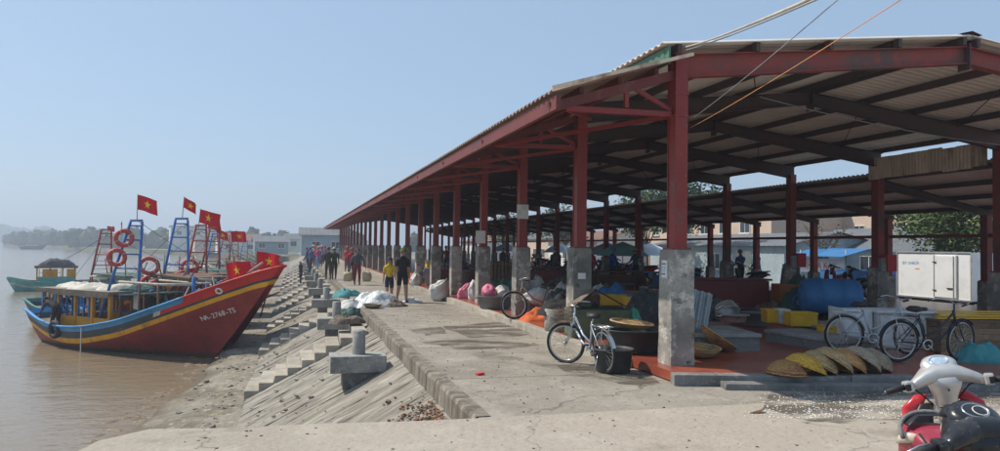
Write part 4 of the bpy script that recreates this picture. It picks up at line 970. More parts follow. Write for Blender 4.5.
# ---------------------------------------------------------------- people
mat('skin', (.38, .22, .15), .6, spec=.3); mat('hair', (.02, .016, .014), .6)
_cl = {}
def cloth(c):
    k = tuple(round(x, 3) for x in c)
    if k not in _cl:
        n = 'cloth_%d' % len(_cl); mat(n, c, .9, ((5, tuple(x*.6 for x in c), .45, .7, 4),), (14, .015), spec=.15); _cl[k] = n
    return _cl[k]
def rotv(v, ax, a): return Matrix.Rotation(a, 3, ax) @ Vector(v)
def person(loc, face, shirt, legs, label, H=1.6, lean=0.0, legF=(.3, -.3), knee=(.1, .25), armF=(.3, -.3), elbow=(.3, .3), out=(.12, .12), shoes=(.05, .05, .05), longsleeve=True, shorts=False, hat=None, hatcol=(.1, .12, .06), sink=0.0, group=None, head_tilt=0.0, grounded=True):
    "one continuous body: local +Y is forward; angles swing limbs forward"
    s = H/1.6
    V = []; E = []; Rr = []; K = []
    def v(p, r, k, frm=None):
        V.append(Vector(p)); Rr.append(r); K.append(k)
        if frm is not None: E.append((frm, len(V)-1))
        return len(V)-1
    pel = Vector((0, 0, .86))
    sp = lambda d_: pel+rotv((0, 0, d_), 'X', -lean)
    i0 = v(pel, (.155, .125), 'leg')
    i1 = v(sp(.16), (.155, .125), 'shirt', i0); i2 = v(sp(.34), (.18, .13), 'shirt', i1); i3 = v(sp(.47), (.14, .105), 'shirt', i2)
    i4 = v(sp(.55), (.052, .052), 'skin', i3)
    hd = sp(.55)+rotv((0, .02, .075), 'X', -lean*.6-head_tilt); i5 = v(hd, (.07, .08), 'skin', i4)
    h2 = hd+rotv((0, .012, .075), 'X', -lean*.6-head_tilt); i6 = v(h2, (.077, .09), 'hair', i5); h3 = h2+rotv((0, -.004, .05), 'X', -lean*.6-head_tilt); i7 = v(h3, (.06, .07), 'hair', i6)
    feet = []
    for j, sd in enumerate((-1, 1)):
        hip = pel+Vector((sd*.09, 0, -.05)); a = legF[j]; b = a-knee[j]
        kn = hip+rotv((0, 0, -.40), 'X', a); an = kn+rotv((0, 0, -.38), 'X', b)
        q = v(hip, (.10, .105), 'leg', i0); q = v(hip.lerp(kn, .5), (.088, .092), 'leg', q); q = v(kn, (.068, .07), 'leg' if not shorts else 'skin', q)
        q = v(kn.lerp(an, .4), (.058, .062), 'leg' if not shorts else 'skin', q); q = v(an, (.036, .04), 'leg' if not shorts else 'skin', q)
        q = v(an+rotv((0, .03, -.05), 'X', b*.4), (.04, .045), 'shoe', q); v(an+rotv((0, .16, -.06), 'X', b*.4), (.036, .026), 'shoe', q); feet.append(an.z-.09)
    for j, sd in enumerate((-1, 1)):
        shp = sp(.44)+Vector((sd*.175, 0, 0)); a = armF[j]-lean*.0; 
        up_ = rotv(rotv((0, 0, -.27), 'Y', -sd*out[j]), 'X', a); el = shp+up_
        lo = rotv(rotv((0, 0, -.24), 'Y', -sd*out[j]*.6), 'X', a+elbow[j]); wr = el+lo
        fk = 'shirt' if longsleeve else 'skin'
        q = v(shp, (.072, .072), 'shirt', i3); q = v(shp.lerp(el, .5), (.062, .062), 'shirt', q); q = v(el, (.04, .04), fk, q); q = v(wr, (.027, .03), fk, q)
        dn = lo.normalized(); hnd = wr+dn*.07; q = v(hnd, (.022, .036), 'skin', q)
        sdv = dn.cross(Vector((1, 0, 0))); sdv = sdv.normalized() if sdv.length > .1 else Vector((0, 1, 0))
        for f, (o, ln) in enumerate(((.028, .06), (.01, .075), (-.009, .07), (-.027, .055))):
            p1 = hnd+dn*.03+sdv*o; f1 = v(p1, (.009, .009), 'skin', q); v(p1+dn*ln+Vector((-sd*.012, 0, 0)), (.007, .007), 'skin', f1)
        t1 = v(wr+dn*.035+sdv*.045, (.01, .01), 'skin', len(V)-1-8-0 if False else q); v(wr+dn*.085+sdv*.06, (.008, .008), 'skin', t1)
    me = bpy.data.meshes.new('person'); me.from_pydata([x*s for x in V], E, []); o = bpy.data.objects.new('person', me); COL.objects.link(o)
    md = o.modifiers.new('skin', 'SKIN'); md.use_smooth_shade = True; md.branch_smoothing = .4
    sv = me.skin_vertices[0].data
    for k_, r in enumerate(Rr): sv[k_].radius = (r[0]*s, r[1]*s)
    sv[0].use_root = True
    o.modifiers.new('sub', 'SUBSURF').levels = 1
    bpy.context.view_layer.update(); ev = o.evaluated_get(bpy.context.evaluated_depsgraph_get()); nm = bpy.data.meshes.new_from_object(ev)
    o.modifiers.clear(); o.data = nm
    cm = {'skin': 'skin', 'hair': 'hair' if hat is None else 'hair', 'shirt': cloth(shirt), 'leg': cloth(legs), 'shoe': cloth(shoes)}
    order = list(cm); nm.materials.clear()
    for k_ in order: nm.materials.append(MT[cm[k_]])
    fwd_h = rotv((0, 1, 0), 'X', -lean*.6-head_tilt)
    for f in nm.polygons:
        c = f.center/s; b = min(range(len(V)), key=lambda q: (V[q]-c).length-Rr[q][0]*.6); k_ = K[b]
        if k_ == 'hair' and (c-h2).dot(fwd_h) > .035 and (c-h3).z < .03: k_ = 'skin'
        f.material_index = order.index(k_); f.use_smooth = True
    zmin = min(x.co.z for x in nm.vertices)
    o.location = Vector(loc)-Vector((0, 0, zmin if grounded else 0)); o.rotation_euler = (0, 0, face)
    tag(o, label, 'person', group)
    # nose and face details as a small child, hat as a child
    f_ = MB(); M = Matrix.Translation(h2*s) @ Matrix.Rotation(-lean*.6-head_tilt, 4, 'X') @ Matrix.Scale(s, 4)
    f_.add([(-.014, .085, -.035), (.014, .085, -.035), (0, .112, -.032), (0, .088, .01)], [(0, 1, 2), (0, 2, 3), (1, 3, 2)], 'skin', False, M)
    for sx in (-1, 1): f_.box((sx*.03, .086, .008), (.02, .012, .010), 'hair', M=M); f_.box((sx*.082, -.005, -.01), (.014, .03, .05), 'skin', M=M)
    f_.box((0, .083, -.062), (.036, .014, .009), cloth((.3, .08, .07)), M=M); f_.build('face', None, o)
    if hat == 'cone': MB().lathe([(.001, .15), (.10, .085), (.21, .0), (.205, -.006), (.09, .07)], 18, M=M @ Matrix.Translation((0, 0, .045))).build('hat', cloth(hatcol), o)
    elif hat == 'cap':
        m = MB(); m.lathe([(.001, .115), (.05, .105), (.088, .06), (.095, .01)], 16, M=M @ Matrix.Translation((0, 0, .025)), sy=1.12); m.prism([(-.07, .09), (.07, .09), (.05, .18), (-.05, .18)], .03, .042, M=M @ Matrix.Translation((0, 0, -.002))); m.build('cap', cloth(hatcol), o)
    elif hat == 'brim': MB().lathe([(.001, .12), (.06, .11), (.088, .07), (.10, .03), (.17, .015), (.165, .008), (.09, .02)], 18, M=M @ Matrix.Translation((0, 0, .025)), sy=1.08).build('hat', cloth(hatcol), o)
    elif hat == 'helmet': MB().lathe([(.001, .135), (.06, .12), (.105, .07), (.115, .0), (.112, -.03)], 18, M=M @ Matrix.Translation((0, 0, .02)), sy=1.15).build('helmet', cloth(hatcol), o)
    elif hat == 'long': MB().lathe([(.001, .09), (.06, .075), (.09, .02), (.095, -.06), (.06, -.12)], 14, M=M @ Matrix.Translation((0, -.03, .02))).build('hair_cap', 'hair', o)
    return o
TOWARD = math.pi            # facing -Y, to the camera
P = at(402, 302); person(P, TOWARD+.1, (.022, .024, .03), (.02, .022, .03), 'person in black with green brimmed hat walking beside the yellow shirted one', 1.66, .03, (.28, -.25), (.05, .3), (-.15, .15), (.2, .3), longsleeve=False, shorts=True, hat='brim', hatcol=(.10, .16, .06))
P = at(389, 302); person(P, TOWARD-.1, (.62, .42, .03), (.03, .04, .07), 'person in yellow shirt and dark shorts walking toward the rubbish pile', 1.38, .04, (-.2, .28), (.25, .05), (.3, -.2), (.3, .3), longsleeve=False, shorts=True, hat='cap', hatcol=(.06, .06, .07))
P = at(357, 285); w1 = person(P, TOWARD+.05, (.10, .12, .15), (.20, .03, .035), 'person in grey jacket and dark red trousers carrying two woven baskets', 1.6, .02, (.2, -.2), (.05, .2), (.05, -.05), (.05, .05), (.45, .45), hat='long')
P = at(351, 281); person(P, TOWARD+.3, (.45, .05, .07), (.08, .06, .07), 'person in red top just behind the basket carrier', 1.58, .02, (.1, -.2), (.05, .2), hat='cap', hatcol=(.5, .08, .08))
P = at(328, 280); person(P, 0.05, (.08, .07, .05), (.10, .07, .05), 'person in brown jacket walking away beside the green jacketed one', 1.62, .02, (.2, -.25), (.05, .25), hat='cap', hatcol=(.30, .06, .05))
P = at(334, 279.5); person(P, 0.0, (.07, .10, .05), (.05, .04, .03), 'person in green jacket and pale hat walking away along the quay', 1.62, .02, (-.2, .25), (.25, .05), hat='brim', hatcol=(.45, .40, .30))
crowd = [(311, 272.5, (.05, .10, .22), (.05, .05, .07), 'person in dark blue standing on the far quay edge', 'cap', (.15, .2, .35)), (307, 272, (.05, .06, .09), (.04, .04, .05), 'person in dark clothes beside the one in dark blue', None, 0), (318, 269, (.50, .08, .18), (.10, .20, .40), 'person in pink jacket and blue trousers in the far crowd', 'cone', (.5, .4, .25)), (315, 267, (.45, .06, .07), (.06, .05, .06), 'person in red jacket in the far crowd', 'brim', (.5, .1, .1)), (321, 267, (.10, .25, .45), (.05, .07, .12), 'person in light blue in the far crowd', 'brim', (.5, .15, .25)), (325, 266, (.30, .12, .25), (.06, .05, .06), 'person in purple jacket in the far crowd', 'cap', (.3, .1, .2)), (313, 265, (.45, .35, .35), (.10, .08, .08), 'person in pale top at the back of the far crowd', 'cone', (.55, .45, .3)), (309, 265.5, (.10, .11, .14), (.05, .05, .06), 'person in grey at the back of the far crowd', None, 0), (347, 272, (.42, .05, .05), (.07, .05, .05), 'person in bright red beside the far columns', 'brim', (.55, .12, .12)), (322, 264.0, (.50, .10, .14), (.05, .05, .06), 'person in rose jacket deep in the far crowd', 'cone', (.5, .35, .25))]
crowd = [(x, y, tuple(min(.6, c*1.5+.03) for c in a_), tuple(c*1.5+.02 for c in b_), l_, h_, c_) for (x, y, a_, b_, l_, h_, c_) in crowd]
for k, (x, y, sc_, lc, lab, ht, hc) in enumerate(crowd):
    rng = random.Random(k+5); person(at(x, y), rng.choice((0, TOWARD, 1.2))+rng.uniform(-.5, .5), sc_, lc, lab, rng.uniform(1.52, 1.66), .03, (rng.uniform(-.3, .3), rng.uniform(-.3, .3)), (.1, .15), (rng.uniform(-.3, .5), rng.uniform(-.3, .5)), (.4, .5), hat=ht, hatcol=hc or (.1, .1, .1))
Pw = at(357, 285)
mat('sack_cream', (.52, .43, .29), .85, ((6, (.38, .3, .19), .45, .7, 5),), (10, .02))
for sx, lab in ((-1, 'cream woven bag hanging from one hand of the basket carrier'), (1, 'cream woven bag hanging from the other hand of the basket carrier')):
    eb = empty('carry_bag', (Pw.x+sx*.44, Pw.y-.03, .16), 0, lab, 'bag', 'bags in the hands of the basket carrier')
    MB().lathe([(.001, 0), (.17, .01), (.22, .15), (.21, .34), (.17, .44), (.15, .42), (.18, .3), (.001, .04)], 18, sy=.7, wob=.04).build('body', 'sack_cream', eb); MB().tube([(-.15, 0, .42), (-.06, 0, .56), (.06, 0, .56), (.15, 0, .42)], .012, 5).build('handle', 'sack_cream', eb)
Ps = at(297.5, 278, -.55); Ps.x = max(Ps.x, .4); Ps.z = slope_z(Ps.x)+.03
person(Ps, 2.2, (.025, .025, .03), (.03, .03, .035), 'person in black standing on the slope beside the bollards', 1.6, .05, (.15, -.1), (.05, .1))
# two crew bending at the stern of the near boat
person(e2w(b1, (-8.25, -.55, .70)), math.atan2(HD.y, HD.x)-math.pi/2+.5, (.035, .04, .055), (.03, .03, .04), 'stooping person in dark clothes at the stern of the near boat', 1.6, 1.2, (.1, -.05), (.15, .2), (.5, .25), (.2, .2), hat='cap', hatcol=(.05, .06, .07))
person(e2w(b1, (-7.0, -1.22, .62)), math.atan2(HD.y, HD.x)-math.pi/2-.2+3.4, (.05, .045, .045), (.04, .035, .035), 'stooping person beside the orange cabin of the near boat', 1.6, 1.25, (.15, 0), (.2, .15), (.5, .3), (.2, .3), hat='cap', hatcol=(.04, .04, .04))
person(e2w(b1, (-3.3, .35, .62)), 1.0, (.06, .10, .08), (.04, .04, .05), 'standing person on deck under the awning pole of the near boat', 1.55, .1, (.05, -.05), (.1, .1), (.6, .4), (.5, .6), hat='cap', hatcol=(.06, .15, .3))
person(e2w(b2, (-3.9, 0, .75)), 2.0, (.10, .06, .05), (.04, .04, .05), 'person with blue cap on the second boat', 1.55, .15, (.05, -.05), (.1, .1), (.7, .4), (.5, .6), hat='cap', hatcol=(.05, .16, .4))
# people deep in the hall
hall = [((671, 283), 26, (.08, .08, .10), (.05, .05, .06), 'person with a red cap behind the leaning metal sheet', 'helmet', (.6, .03, .04)), ((758, 285), 34, (.03, .10, .40), (.05, .05, .07), 'person in bright blue beyond the dark red counter', None, 0), ((741, 285), 34, (.10, .10, .22), (.06, .05, .06), 'person in dark blue with orange scarf beyond the counter', 'helmet', (.45, .15, .12)), ((612, 283), 31, (.03, .08, .35), (.04, .04, .05), 'person in blue among the motorbikes', 'helmet', (.1, .2, .5)), ((590, 284), 30, (.45, .04, .06), (.05, .05, .06), 'person in red jacket seated among the motorbikes', 'cone', (.4, .3, .2)), ((636, 282), 33, (.08, .10, .16), (.04, .04, .05), 'person in slate jacket near the umbrellas', 'cone', (.45, .38, .25)), ((556, 281), 32, (.10, .08, .08), (.05, .05, .05), 'person in brown beyond the second column', 'cap', (.3, .1, .1)), ((447, 275), 44, (.30, .05, .06), (.04, .04, .05), 'person in dark red between the far columns', 'cap', (.4, .1, .1)), ((503, 279), 36, (.12, .10, .10), (.04, .04, .05), 'person in grey beside the slatted crate', None, 0)]
for k, (q, D, sc_, lc, lab, ht, hc) in enumerate(hall):
    rng = random.Random(k+50); dr = (C_F+C_R*((q[0]-500)/FPX)); P = EYE+dr*D; P.z = PZ if P.x < 21.4 else -.65
    if P.x > 21.4: P = EYE+dr*(D+4); P.z = -.3 if False else -.65
    person(P, rng.uniform(0, 6.2), sc_, lc, lab, 1.6, .08, (rng.uniform(-.2, .3), rng.uniform(-.2, .3)), (.1, .15), (rng.uniform(0, .7), rng.uniform(0, .7)), (.5, .5), hat=ht, hatcol=hc or (.1, .1, .1))
# ---------------------------------------------------------------- goods and furniture of the market
def weave(name, col, dark):
    m = mat(name, col, .8, ((5, dark, .45, .7, 5), (22, tuple(c*1.3 for c in col), .55, .72, 4)), rand=.15)
    t = m.node_tree; N = t.nodes; L = t.links; b = N['Principled BSDF']
    tc = N.new('ShaderNodeTexCoord'); w = N.new('ShaderNodeTexWave'); w.wave_type = 'RINGS'; w.rings_direction = 'Z'; w.inputs['Scale'].default_value = 14; w.inputs['Distortion'].default_value = 3; w.inputs['Detail'].default_value = 3
    L.new(tc.outputs['Object'], w.inputs['Vector']); bp = N.new('ShaderNodeBump'); bp.inputs['Distance'].default_value = .02
    L.new(w.outputs['Fac'], bp.inputs['Height']); L.new(bp.outputs[0], b.inputs['Normal'])
weave('wicker_tan', (.56, .38, .18), (.34, .21, .09)); weave('wicker_yellow', (.74, .43, .06), (.54, .29, .04)); weave('wicker_grey', (.44, .36, .25), (.26, .19, .12)); weave('wicker_rust', (.58, .31, .11), (.38, .14, .07))
mat('tub_black', (.035, .037, .04), .55, ((4, (.07, .07, .072), .5, .7, 5),), (20, .004)); mat('tub_grey', (.16, .165, .165), .6, ((4, (.10, .10, .10), .5, .7, 5),)); mat('alu', (.62, .62, .60), .32, ((6, (.45, .45, .43), .5, .7, 4),), metal=.7)
mat('crate_yellow', (.72, .42, .02), .55, ((2, (.55, .30, .02), .45, .7, 4),)); mat('crate_white', (.62, .62, .60), .7, ((3, (.45, .45, .43), .5, .7, 4),)); mat('foam_white', (.66, .67, .66), .8, ((1.5, (.48, .48, .46), .48, .7, 5),), (8, .006))
mat('counter_red', (.20, .045, .04), .6, ((1.5, (.12, .03, .028), .45, .7, 5),)); mat('table_orange', (.36, .12, .04), .65, ((2, (.22, .08, .03), .45, .7, 5),)); mat('wood_plank', (.22, .15, .09), .85, ((2, (.12, .08, .05), .42, .65, 6), (12, (.32, .24, .16), .55, .7, 4)), (12, .01), rand=.2)
mat('cloth_black', (.018, .018, .02), .9, bump=(6, .03)); mat('cloth_orange', (.62, .13, .03), .8, ((2, (.45, .09, .02), .45, .7, 5),), (6, .03)); mat('bag_pink', (.62, .16, .26), .6, ((3, (.7, .4, .45), .5, .7, 4),), (7, .03)); mat('bag_blue', (.05, .20, .50), .6, ((3, (.3, .4, .6), .55, .7, 4),), (7, .03)); mat('bag_white', (.60, .59, .56), .7, ((3, (.40, .39, .36), .48, .7, 5), (8, (.7, .7, .68), .55, .7, 4)), (7, .04)); mat('bag_green', (.08, .38, .24), .5, ((3, (.2, .5, .38), .5, .7, 4),), (7, .03)); mat('tank_green', (.10, .13, .07), .7, ((3, (.05, .07, .04), .45, .7, 5),), (9, .01)); mat('cloth_teal', (.06, .26, .27), .8, ((3, (.03, .15, .16), .5, .7, 4),), (7, .03))
mat('paper_white', (.72, .72, .70), .8); mat('sign_white', (.66, .67, .62), .7, ((4, (.5, .5, .46), .5, .7, 4),)); mat('sign_red', (.48, .03, .035), .6); mat('ink_blue', (.10, .30, .52), .7); mat('ink_red', (.62, .05, .06), .7); mat('ink_dark', (.06, .06, .07), .7); mat('ink_orange', (.65, .28, .10), .7)
mat('plastic_sheet', (.66, .68, .67), .35, ((4, (.45, .47, .46), .45, .7, 5),), (9, .03))

def basket(loc, R, h, matn, label, group=None, rot=(0, 0, 0), depth=None, name='woven_basket'):
    e = empty(name, loc, 0, label, 'basket', group); e.rotation_euler = rot
    m = MB(); m.lathe([(.001, 0), (R*.45, .005), (R*.72, h*.28), (R*.93, h*.72), (R, h), (R*.96, h), (R*.88, h*.72), (R*.66, h*.32), (R*.4, .03), (.001, .028)], 26, wob=.012); m.build('bowl', matn, e)
    MB().torus(R*.985, R*.045, 28, 6, M=Matrix.Translation((0, 0, h))).build('rim', matn, e)
    return e
def tub(loc, R, h, matn, label, group=None, oval=1.0, rz=0, cat='tub', name='plastic_tub', fill=None):
    e = empty(name, loc, rz, label, cat, group)
    MB().lathe([(.001, .01), (R*.80, .01), (R*.84, .03), (R*.97, h*.93), (R*1.05, h*.94), (R*1.06, h), (R*.98, h), (R*.93, h*.9), (R*.80, .06), (.001, .05)], 30, sx=oval).build('shell', matn, e)
    for s_ in (-1, 1):
        MB().tube([(s_*R*oval*1.02, -.09, h*.86), (s_*R*oval*1.13, -.06, h*.80), (s_*R*oval*1.13, .06, h*.80), (s_*R*oval*1.02, .09, h*.86)], .016, 6).build('handle', matn, e)
    if fill: MB().lathe([(.001, h*.86), (R*.5, h*.84), (R*.92, h*.8)], 22, sx=oval, wob=.03).build('contents', fill, e)
    return e
def crate(loc, sx, sy, h, matn, label, group=None, rz=0, cat='crate', name='plastic_crate'):
    e = empty(name, loc, rz, label, cat, group)
    m = MB(); t = .018
    m.box((0, 0, t/2+.004), (sx-.01, sy-.01, t)); b = m.build('floor', matn, e)
    for (cx, cy, wx, wy) in ((0, -sy/2+t/2, sx, t), (0, sy/2-t/2, sx, t), (-sx/2+t/2, 0, t, sy-2*t-.002), (sx/2-t/2, 0, t, sy-2*t-.002)):
        MB().box((cx, cy, h/2+.012), (wx, wy, h-.012), bev=.004).build('side', matn, e)
    r = MB()
    for (cx, cy, wx, wy) in ((0, -sy/2, sx+.03, .03), (0, sy/2, sx+.03, .03), (-sx/2, 0, .03, sy-.034), (sx/2, 0, .03, sy-.034)): r.box((cx, cy, h-.005), (wx, wy, .035))
    r.build('rim', matn, e); return e
def slab(a, b, depth, h, label, name='concrete_bench', m='concrete_dark', z=PZ, cat='bench', cap=.06):
    "low masonry selling bench: front edge from a to b, going back by depth"
    a, b = Vector((a[0], a[1], 0)), Vector((b[0], b[1], 0)); d_ = (b-a); L_ = d_.length; ang = math.atan2(d_.y, d_.x)
    e = empty(name, (a.x, a.y, z), ang, label, cat, 'low concrete selling benches')
    MB().box((L_/2, depth/2, (h-cap)/2), (L_-.06, depth-.06, h-cap)).build('plinth', m, e)
    MB().box((L_/2, depth/2, h-cap/2), (L_, depth, cap), bev=.012).build('top_slab', 'concrete_block', e); return e
def bag(loc, rx, ry, h, seed, matn, label, group=None, tie=False, name='sack', rz=0, cat='bag'):
    e = empty(name, loc, rz, label, cat, group)
    m = MB(); n, K = 30, 13; vs_ = []; fs_ = []
    for j in range(K+1):
        t = j/K; r = math.sin(math.pi*min(1, t*.90+.06))**.5*(1-.30*t)
        for i in range(n):
            a = 2*math.pi*i/n; q = 1+.40*noise.noise((math.cos(a)*1.6+seed, math.sin(a)*1.6, t*2.4+seed))-.30*abs(noise.noise((math.cos(a)*3.6+seed, math.sin(a)*3.6, t*4+seed)))+.12*noise.noise((math.cos(a)*8, math.sin(a)*8, t*9+seed))
            vs_.append((math.cos(a)*r*rx*q, math.sin(a)*r*ry*q, t*h*(1+.30*noise.noise((math.cos(a)*1.3+seed, math.sin(a)*1.3, t)))))
    for j in range(K):
        for i in range(n): fs_.append((j*n+i, j*n+(i+1) % n, (j+1)*n+(i+1) % n, (j+1)*n+i))
    fs_ += [tuple(range(n-1, -1, -1)), tuple(K*n+i for i in range(n))]
    m.add(vs_, fs_, smooth=True).build('body', matn, e)
    if tie: MB().lathe([(rx*.22, 0), (rx*.16, h*.08), (rx*.34, h*.2), (rx*.05, h*.17)], 10, wob=.2, M=Matrix.Translation((0, 0, h*.93))).build('neck', matn, e)
    return e
pl = lambda x, y: at(x, y, PZ)
# benches
qa, qb = pl(686, 352), pl(762, 352)
slab(qa, qb, 1.3, .30, 'low mossy concrete bench behind the near column')
slab(pl(764, 341), pl(838, 354), .9, .22, 'low grey concrete bench under the yellow crates')
slab(pl(838, 352)+Vector((.9, 1.6, 0)), pl(1010, 352)+Vector((.6, 1.9, 0)), .9, .26, 'long concrete bench behind the parked bicycles')
qc, qd = pl(560, 318), pl(655, 322)
slab(qc, qd, 1.2, .34, 'low concrete bench under the tarps between the first two columns')
# row of overturned baskets on the kerb
cols_ = ('wicker_rust', 'wicker_yellow', 'wicker_tan', 'wicker_tan', 'wicker_rust', 'wicker_grey', 'wicker_grey'); 
labs = ('squat rust stained basket lying face down first in the row on the kerb', 'yellow basket lying face down second in the row on the kerb', 'tan basket leaning on the yellow one in the row on the kerb', 'tan basket in the middle of the leaning row on the kerb', 'rust brown basket near the end of the leaning row on the kerb', 'grey brown basket next to last in the leaning row on the kerb', 'grey brown basket last in the leaning row on the kerb')
for k, (x, y) in enumerate(((795, 381), (817, 380), (833, 379.5), (848, 379), (862, 378.5), (876, 378), (889, 377))):
    p = at(x, y, .09); p += Vector((.0, .16, 0)); tilt = (0.05, .34, .48, .60, .54, .62, .50)[k]
    R0 = (.275, .29, .27, .295, .28, .29, .265)[k]; az = math.atan2(d.y, d.x)+(0, .1, -.15, .08, -.05, .12, -.2)[k]
    M = Matrix.Rotation(az, 4, 'Z') @ Matrix.Rotation(tilt, 4, 'Y') @ Matrix.Rotation(math.pi, 4, 'X')
    z = .17 + (.175 if k == 0 else .18+.20*math.sin(tilt)*.75)
    basket((p.x, p.y, z), R0, .175, cols_[k], labs[k], 'baskets in a row on the kerb', M.to_euler())
# open baskets
basket(pl(699, 357), .33, .17, 'wicker_tan', 'open shallow basket on the red floor by the near column', None, (.06, .05, 0))
basket(pl(716, 352)+Vector((0, .1, .10)), .34, .18, 'wicker_rust', 'tilted woven basket propped on the mossy bench edge', None, (.35, .5, .3))
basket(pl(700, 352)+Vector((0, .55, .30)), .25, .17, 'wicker_tan', 'small tan basket on the mossy bench by the metal sheet')
basket(pl(690, 358)+Vector((.05, .25, .0)), .24, .15, 'wicker_yellow', 'yellowish basket tucked behind the near column')
# leaning corrugated sheet
sh_e = empty('metal_sheet', pl(700, 352)+Vector((0.02, .95, .30)), -.25, 'grey corrugated metal sheet leaning on the mossy bench', 'metal sheet')
ms = corr(0, 0, 0, .80, .62, 'galvanised', 'sheet', .12, .024, t=.004, vert=True)
link('sheet', ms, sh_e, (0, 0, 0), (0, 0, -math.pi/2), (1, 1, 1)); sh_e.rotation_euler = (-.30, .24, -.3)
# basins
tub(pl(748, 341)+Vector((0, .5, .30)), .29, .16, 'alu', 'wide aluminium basin standing on the mossy bench', cat='basin', name='metal_basin')
bs_ = tub(pl(742, 341)+Vector((.02, .62, .62)), .24, .2, 'alu', 'shiny aluminium basin tipped over on another basin', cat='basin', name='metal_basin'); bs_.rotation_euler = (2.5, .35, .4)
# crates on the second bench
for (x, y, sx, sy, h, m_, lab, dz) in ((778, 335, .30, .35, .26, 'crate_yellow', 'small yellow crate at the left end of the grey bench', .22), (789, 336, .2, .3, .28, 'crate_white', 'white tub crate between the yellow crates', .22), (808, 339, .52, .36, .26, 'crate_yellow', 'wide yellow crate on the grey bench beside the white crate', .22), (838, 347, .30, .34, .28, 'crate_yellow', 'yellow crate at the end of the grey bench by the white counter', .06)):
    p = pl(x, y); crate((p.x+.1, p.y+.35, PZ+dz), sx, sy, h, m_, lab, 'fish crates', rz=-.28)
# pink cup on floor
tub(pl(809, 347)+Vector((0, .0, .0)), .055, .14, 'bag_pink', 'small pink plastic cup on the red floor', cat='cup', name='plastic_cup')
# white counter behind the bicycles
cc = pl(879, 349); ce = empty('foam_counter', (cc.x, cc.y, PZ), math.atan2(d.y, d.x), 'white panelled counter box behind the parked bicycles', 'counter')
MB().box((.55, .32, .32), (1.12, .60, .62), bev=.01).build('body', 'foam_white', ce); MB().box((.55, .30, .655), (1.2, .70, .045), bev=.008).build('top', 'crate_white', ce)
for x in (.28, .83): MB().box((x, .012, .31), (.50, .02, .54), bev=.006).build('panel', 'foam_white', ce)
MB().box((-.30, .38, .34), (.52, .5, .66), bev=.01).build('side_box', 'foam_white', ce); MB().box((-.58, .38, .52), (.02, .55, .36), bev=.004).build('board', 'crate_white', ce)
# dark red counter, overturned table
p = pl(724, 318); q = pl(790, 320)
re_ = empty('red_counter', (p.x+.3, p.y+2.2, PZ), -.2, 'long dark red counter under the shed', 'counter')
MB().box((1.2, .35, .42), (2.3, .66, .84), bev=.012).build('body', 'counter_red', re_); MB().box((1.2, .35, .875), (2.45, .76, .05), bev=.01).build('top', 'counter_red', re_); MB().box((-.25, .4, .5), (.5, .6, 1.0), bev=.02).build('end_cabinet', 'counter_red', re_)
te = empty('overturned_table', (p.x+3.05, p.y+1.3, PZ+.28), -.3, 'orange brown table turned over with its legs in the air', 'table')
MB().box((0, 0, .25), (1.0, .7, .5), bev=.03).build('top', 'table_orange', te)
for sx in (-.4, 0.02, .42): MB().box((sx, -.25, .72), (.05, .05, .46), rot=Matrix.Rotation(.12, 4, 'Y')).build('leg', 'ink_dark', te)
tb = empty('blue_wheel', (p.x+2.7, p.y+.55, PZ+.34), 0, 'small blue tub wheel leaning on the overturned table', 'wheel'); tb.rotation_euler = (math.pi/2, 0, -.3)
MB().torus(.17, .06, 22, 8).build('tyre', 'tarp_blue', tb); MB().lathe([(.001, .03), (.05, .03), (.12, .0), (.12, -.02), (.001, -.02)], 16).build('hub', 'crate_white', tb)
mat('drum_blue', (.045, .19, .42), .5, ((2, (.035, .14, .32), .45, .7, 5), (9, (.12, .22, .36), .62, .75, 4)))
# tarpaulin mounds
p = pl(838, 322)
wt = empty('water_drum', (p.x-.35, p.y+.9, PZ), -.35, 'big blue plastic drum lying on a stand beside the third far column', 'drum')
MB().lathe([(.001, -.02), (.10, -.02), (.12, .0), (.30, .02), (.40, .06), (.44, .16), (.44, .40), (.455, .42), (.455, .50), (.44, .52), (.44, .90), (.455, .92), (.455, 1.0), (.44, 1.02), (.44, 1.28), (.40, 1.38), (.30, 1.42), (.001, 1.43)], 30, M=Matrix.Translation((0, 0, .58)) @ Matrix.Rotation(math.pi/2, 4, 'Y')).build('shell', 'drum_blue', wt)
for x_ in (.25, 1.15): MB().box((x_, 0, .09), (.12, .7, .18)).build('stand', 'wood_plank', wt)
heap((p.x+1.0, p.y+1.2, PZ), .85, .7, .92, 44, 'cloth_black', 'tarp_mound', 'black cloth mound next to the blue tarpaulin', 'tarpaulin')
heap((p.x+.9, p.y+2.4, PZ), .8, .7, 1.05, 47, 'tarp_green', 'tarp_mound', 'dark green cloth mound behind the black one', 'tarpaulin')
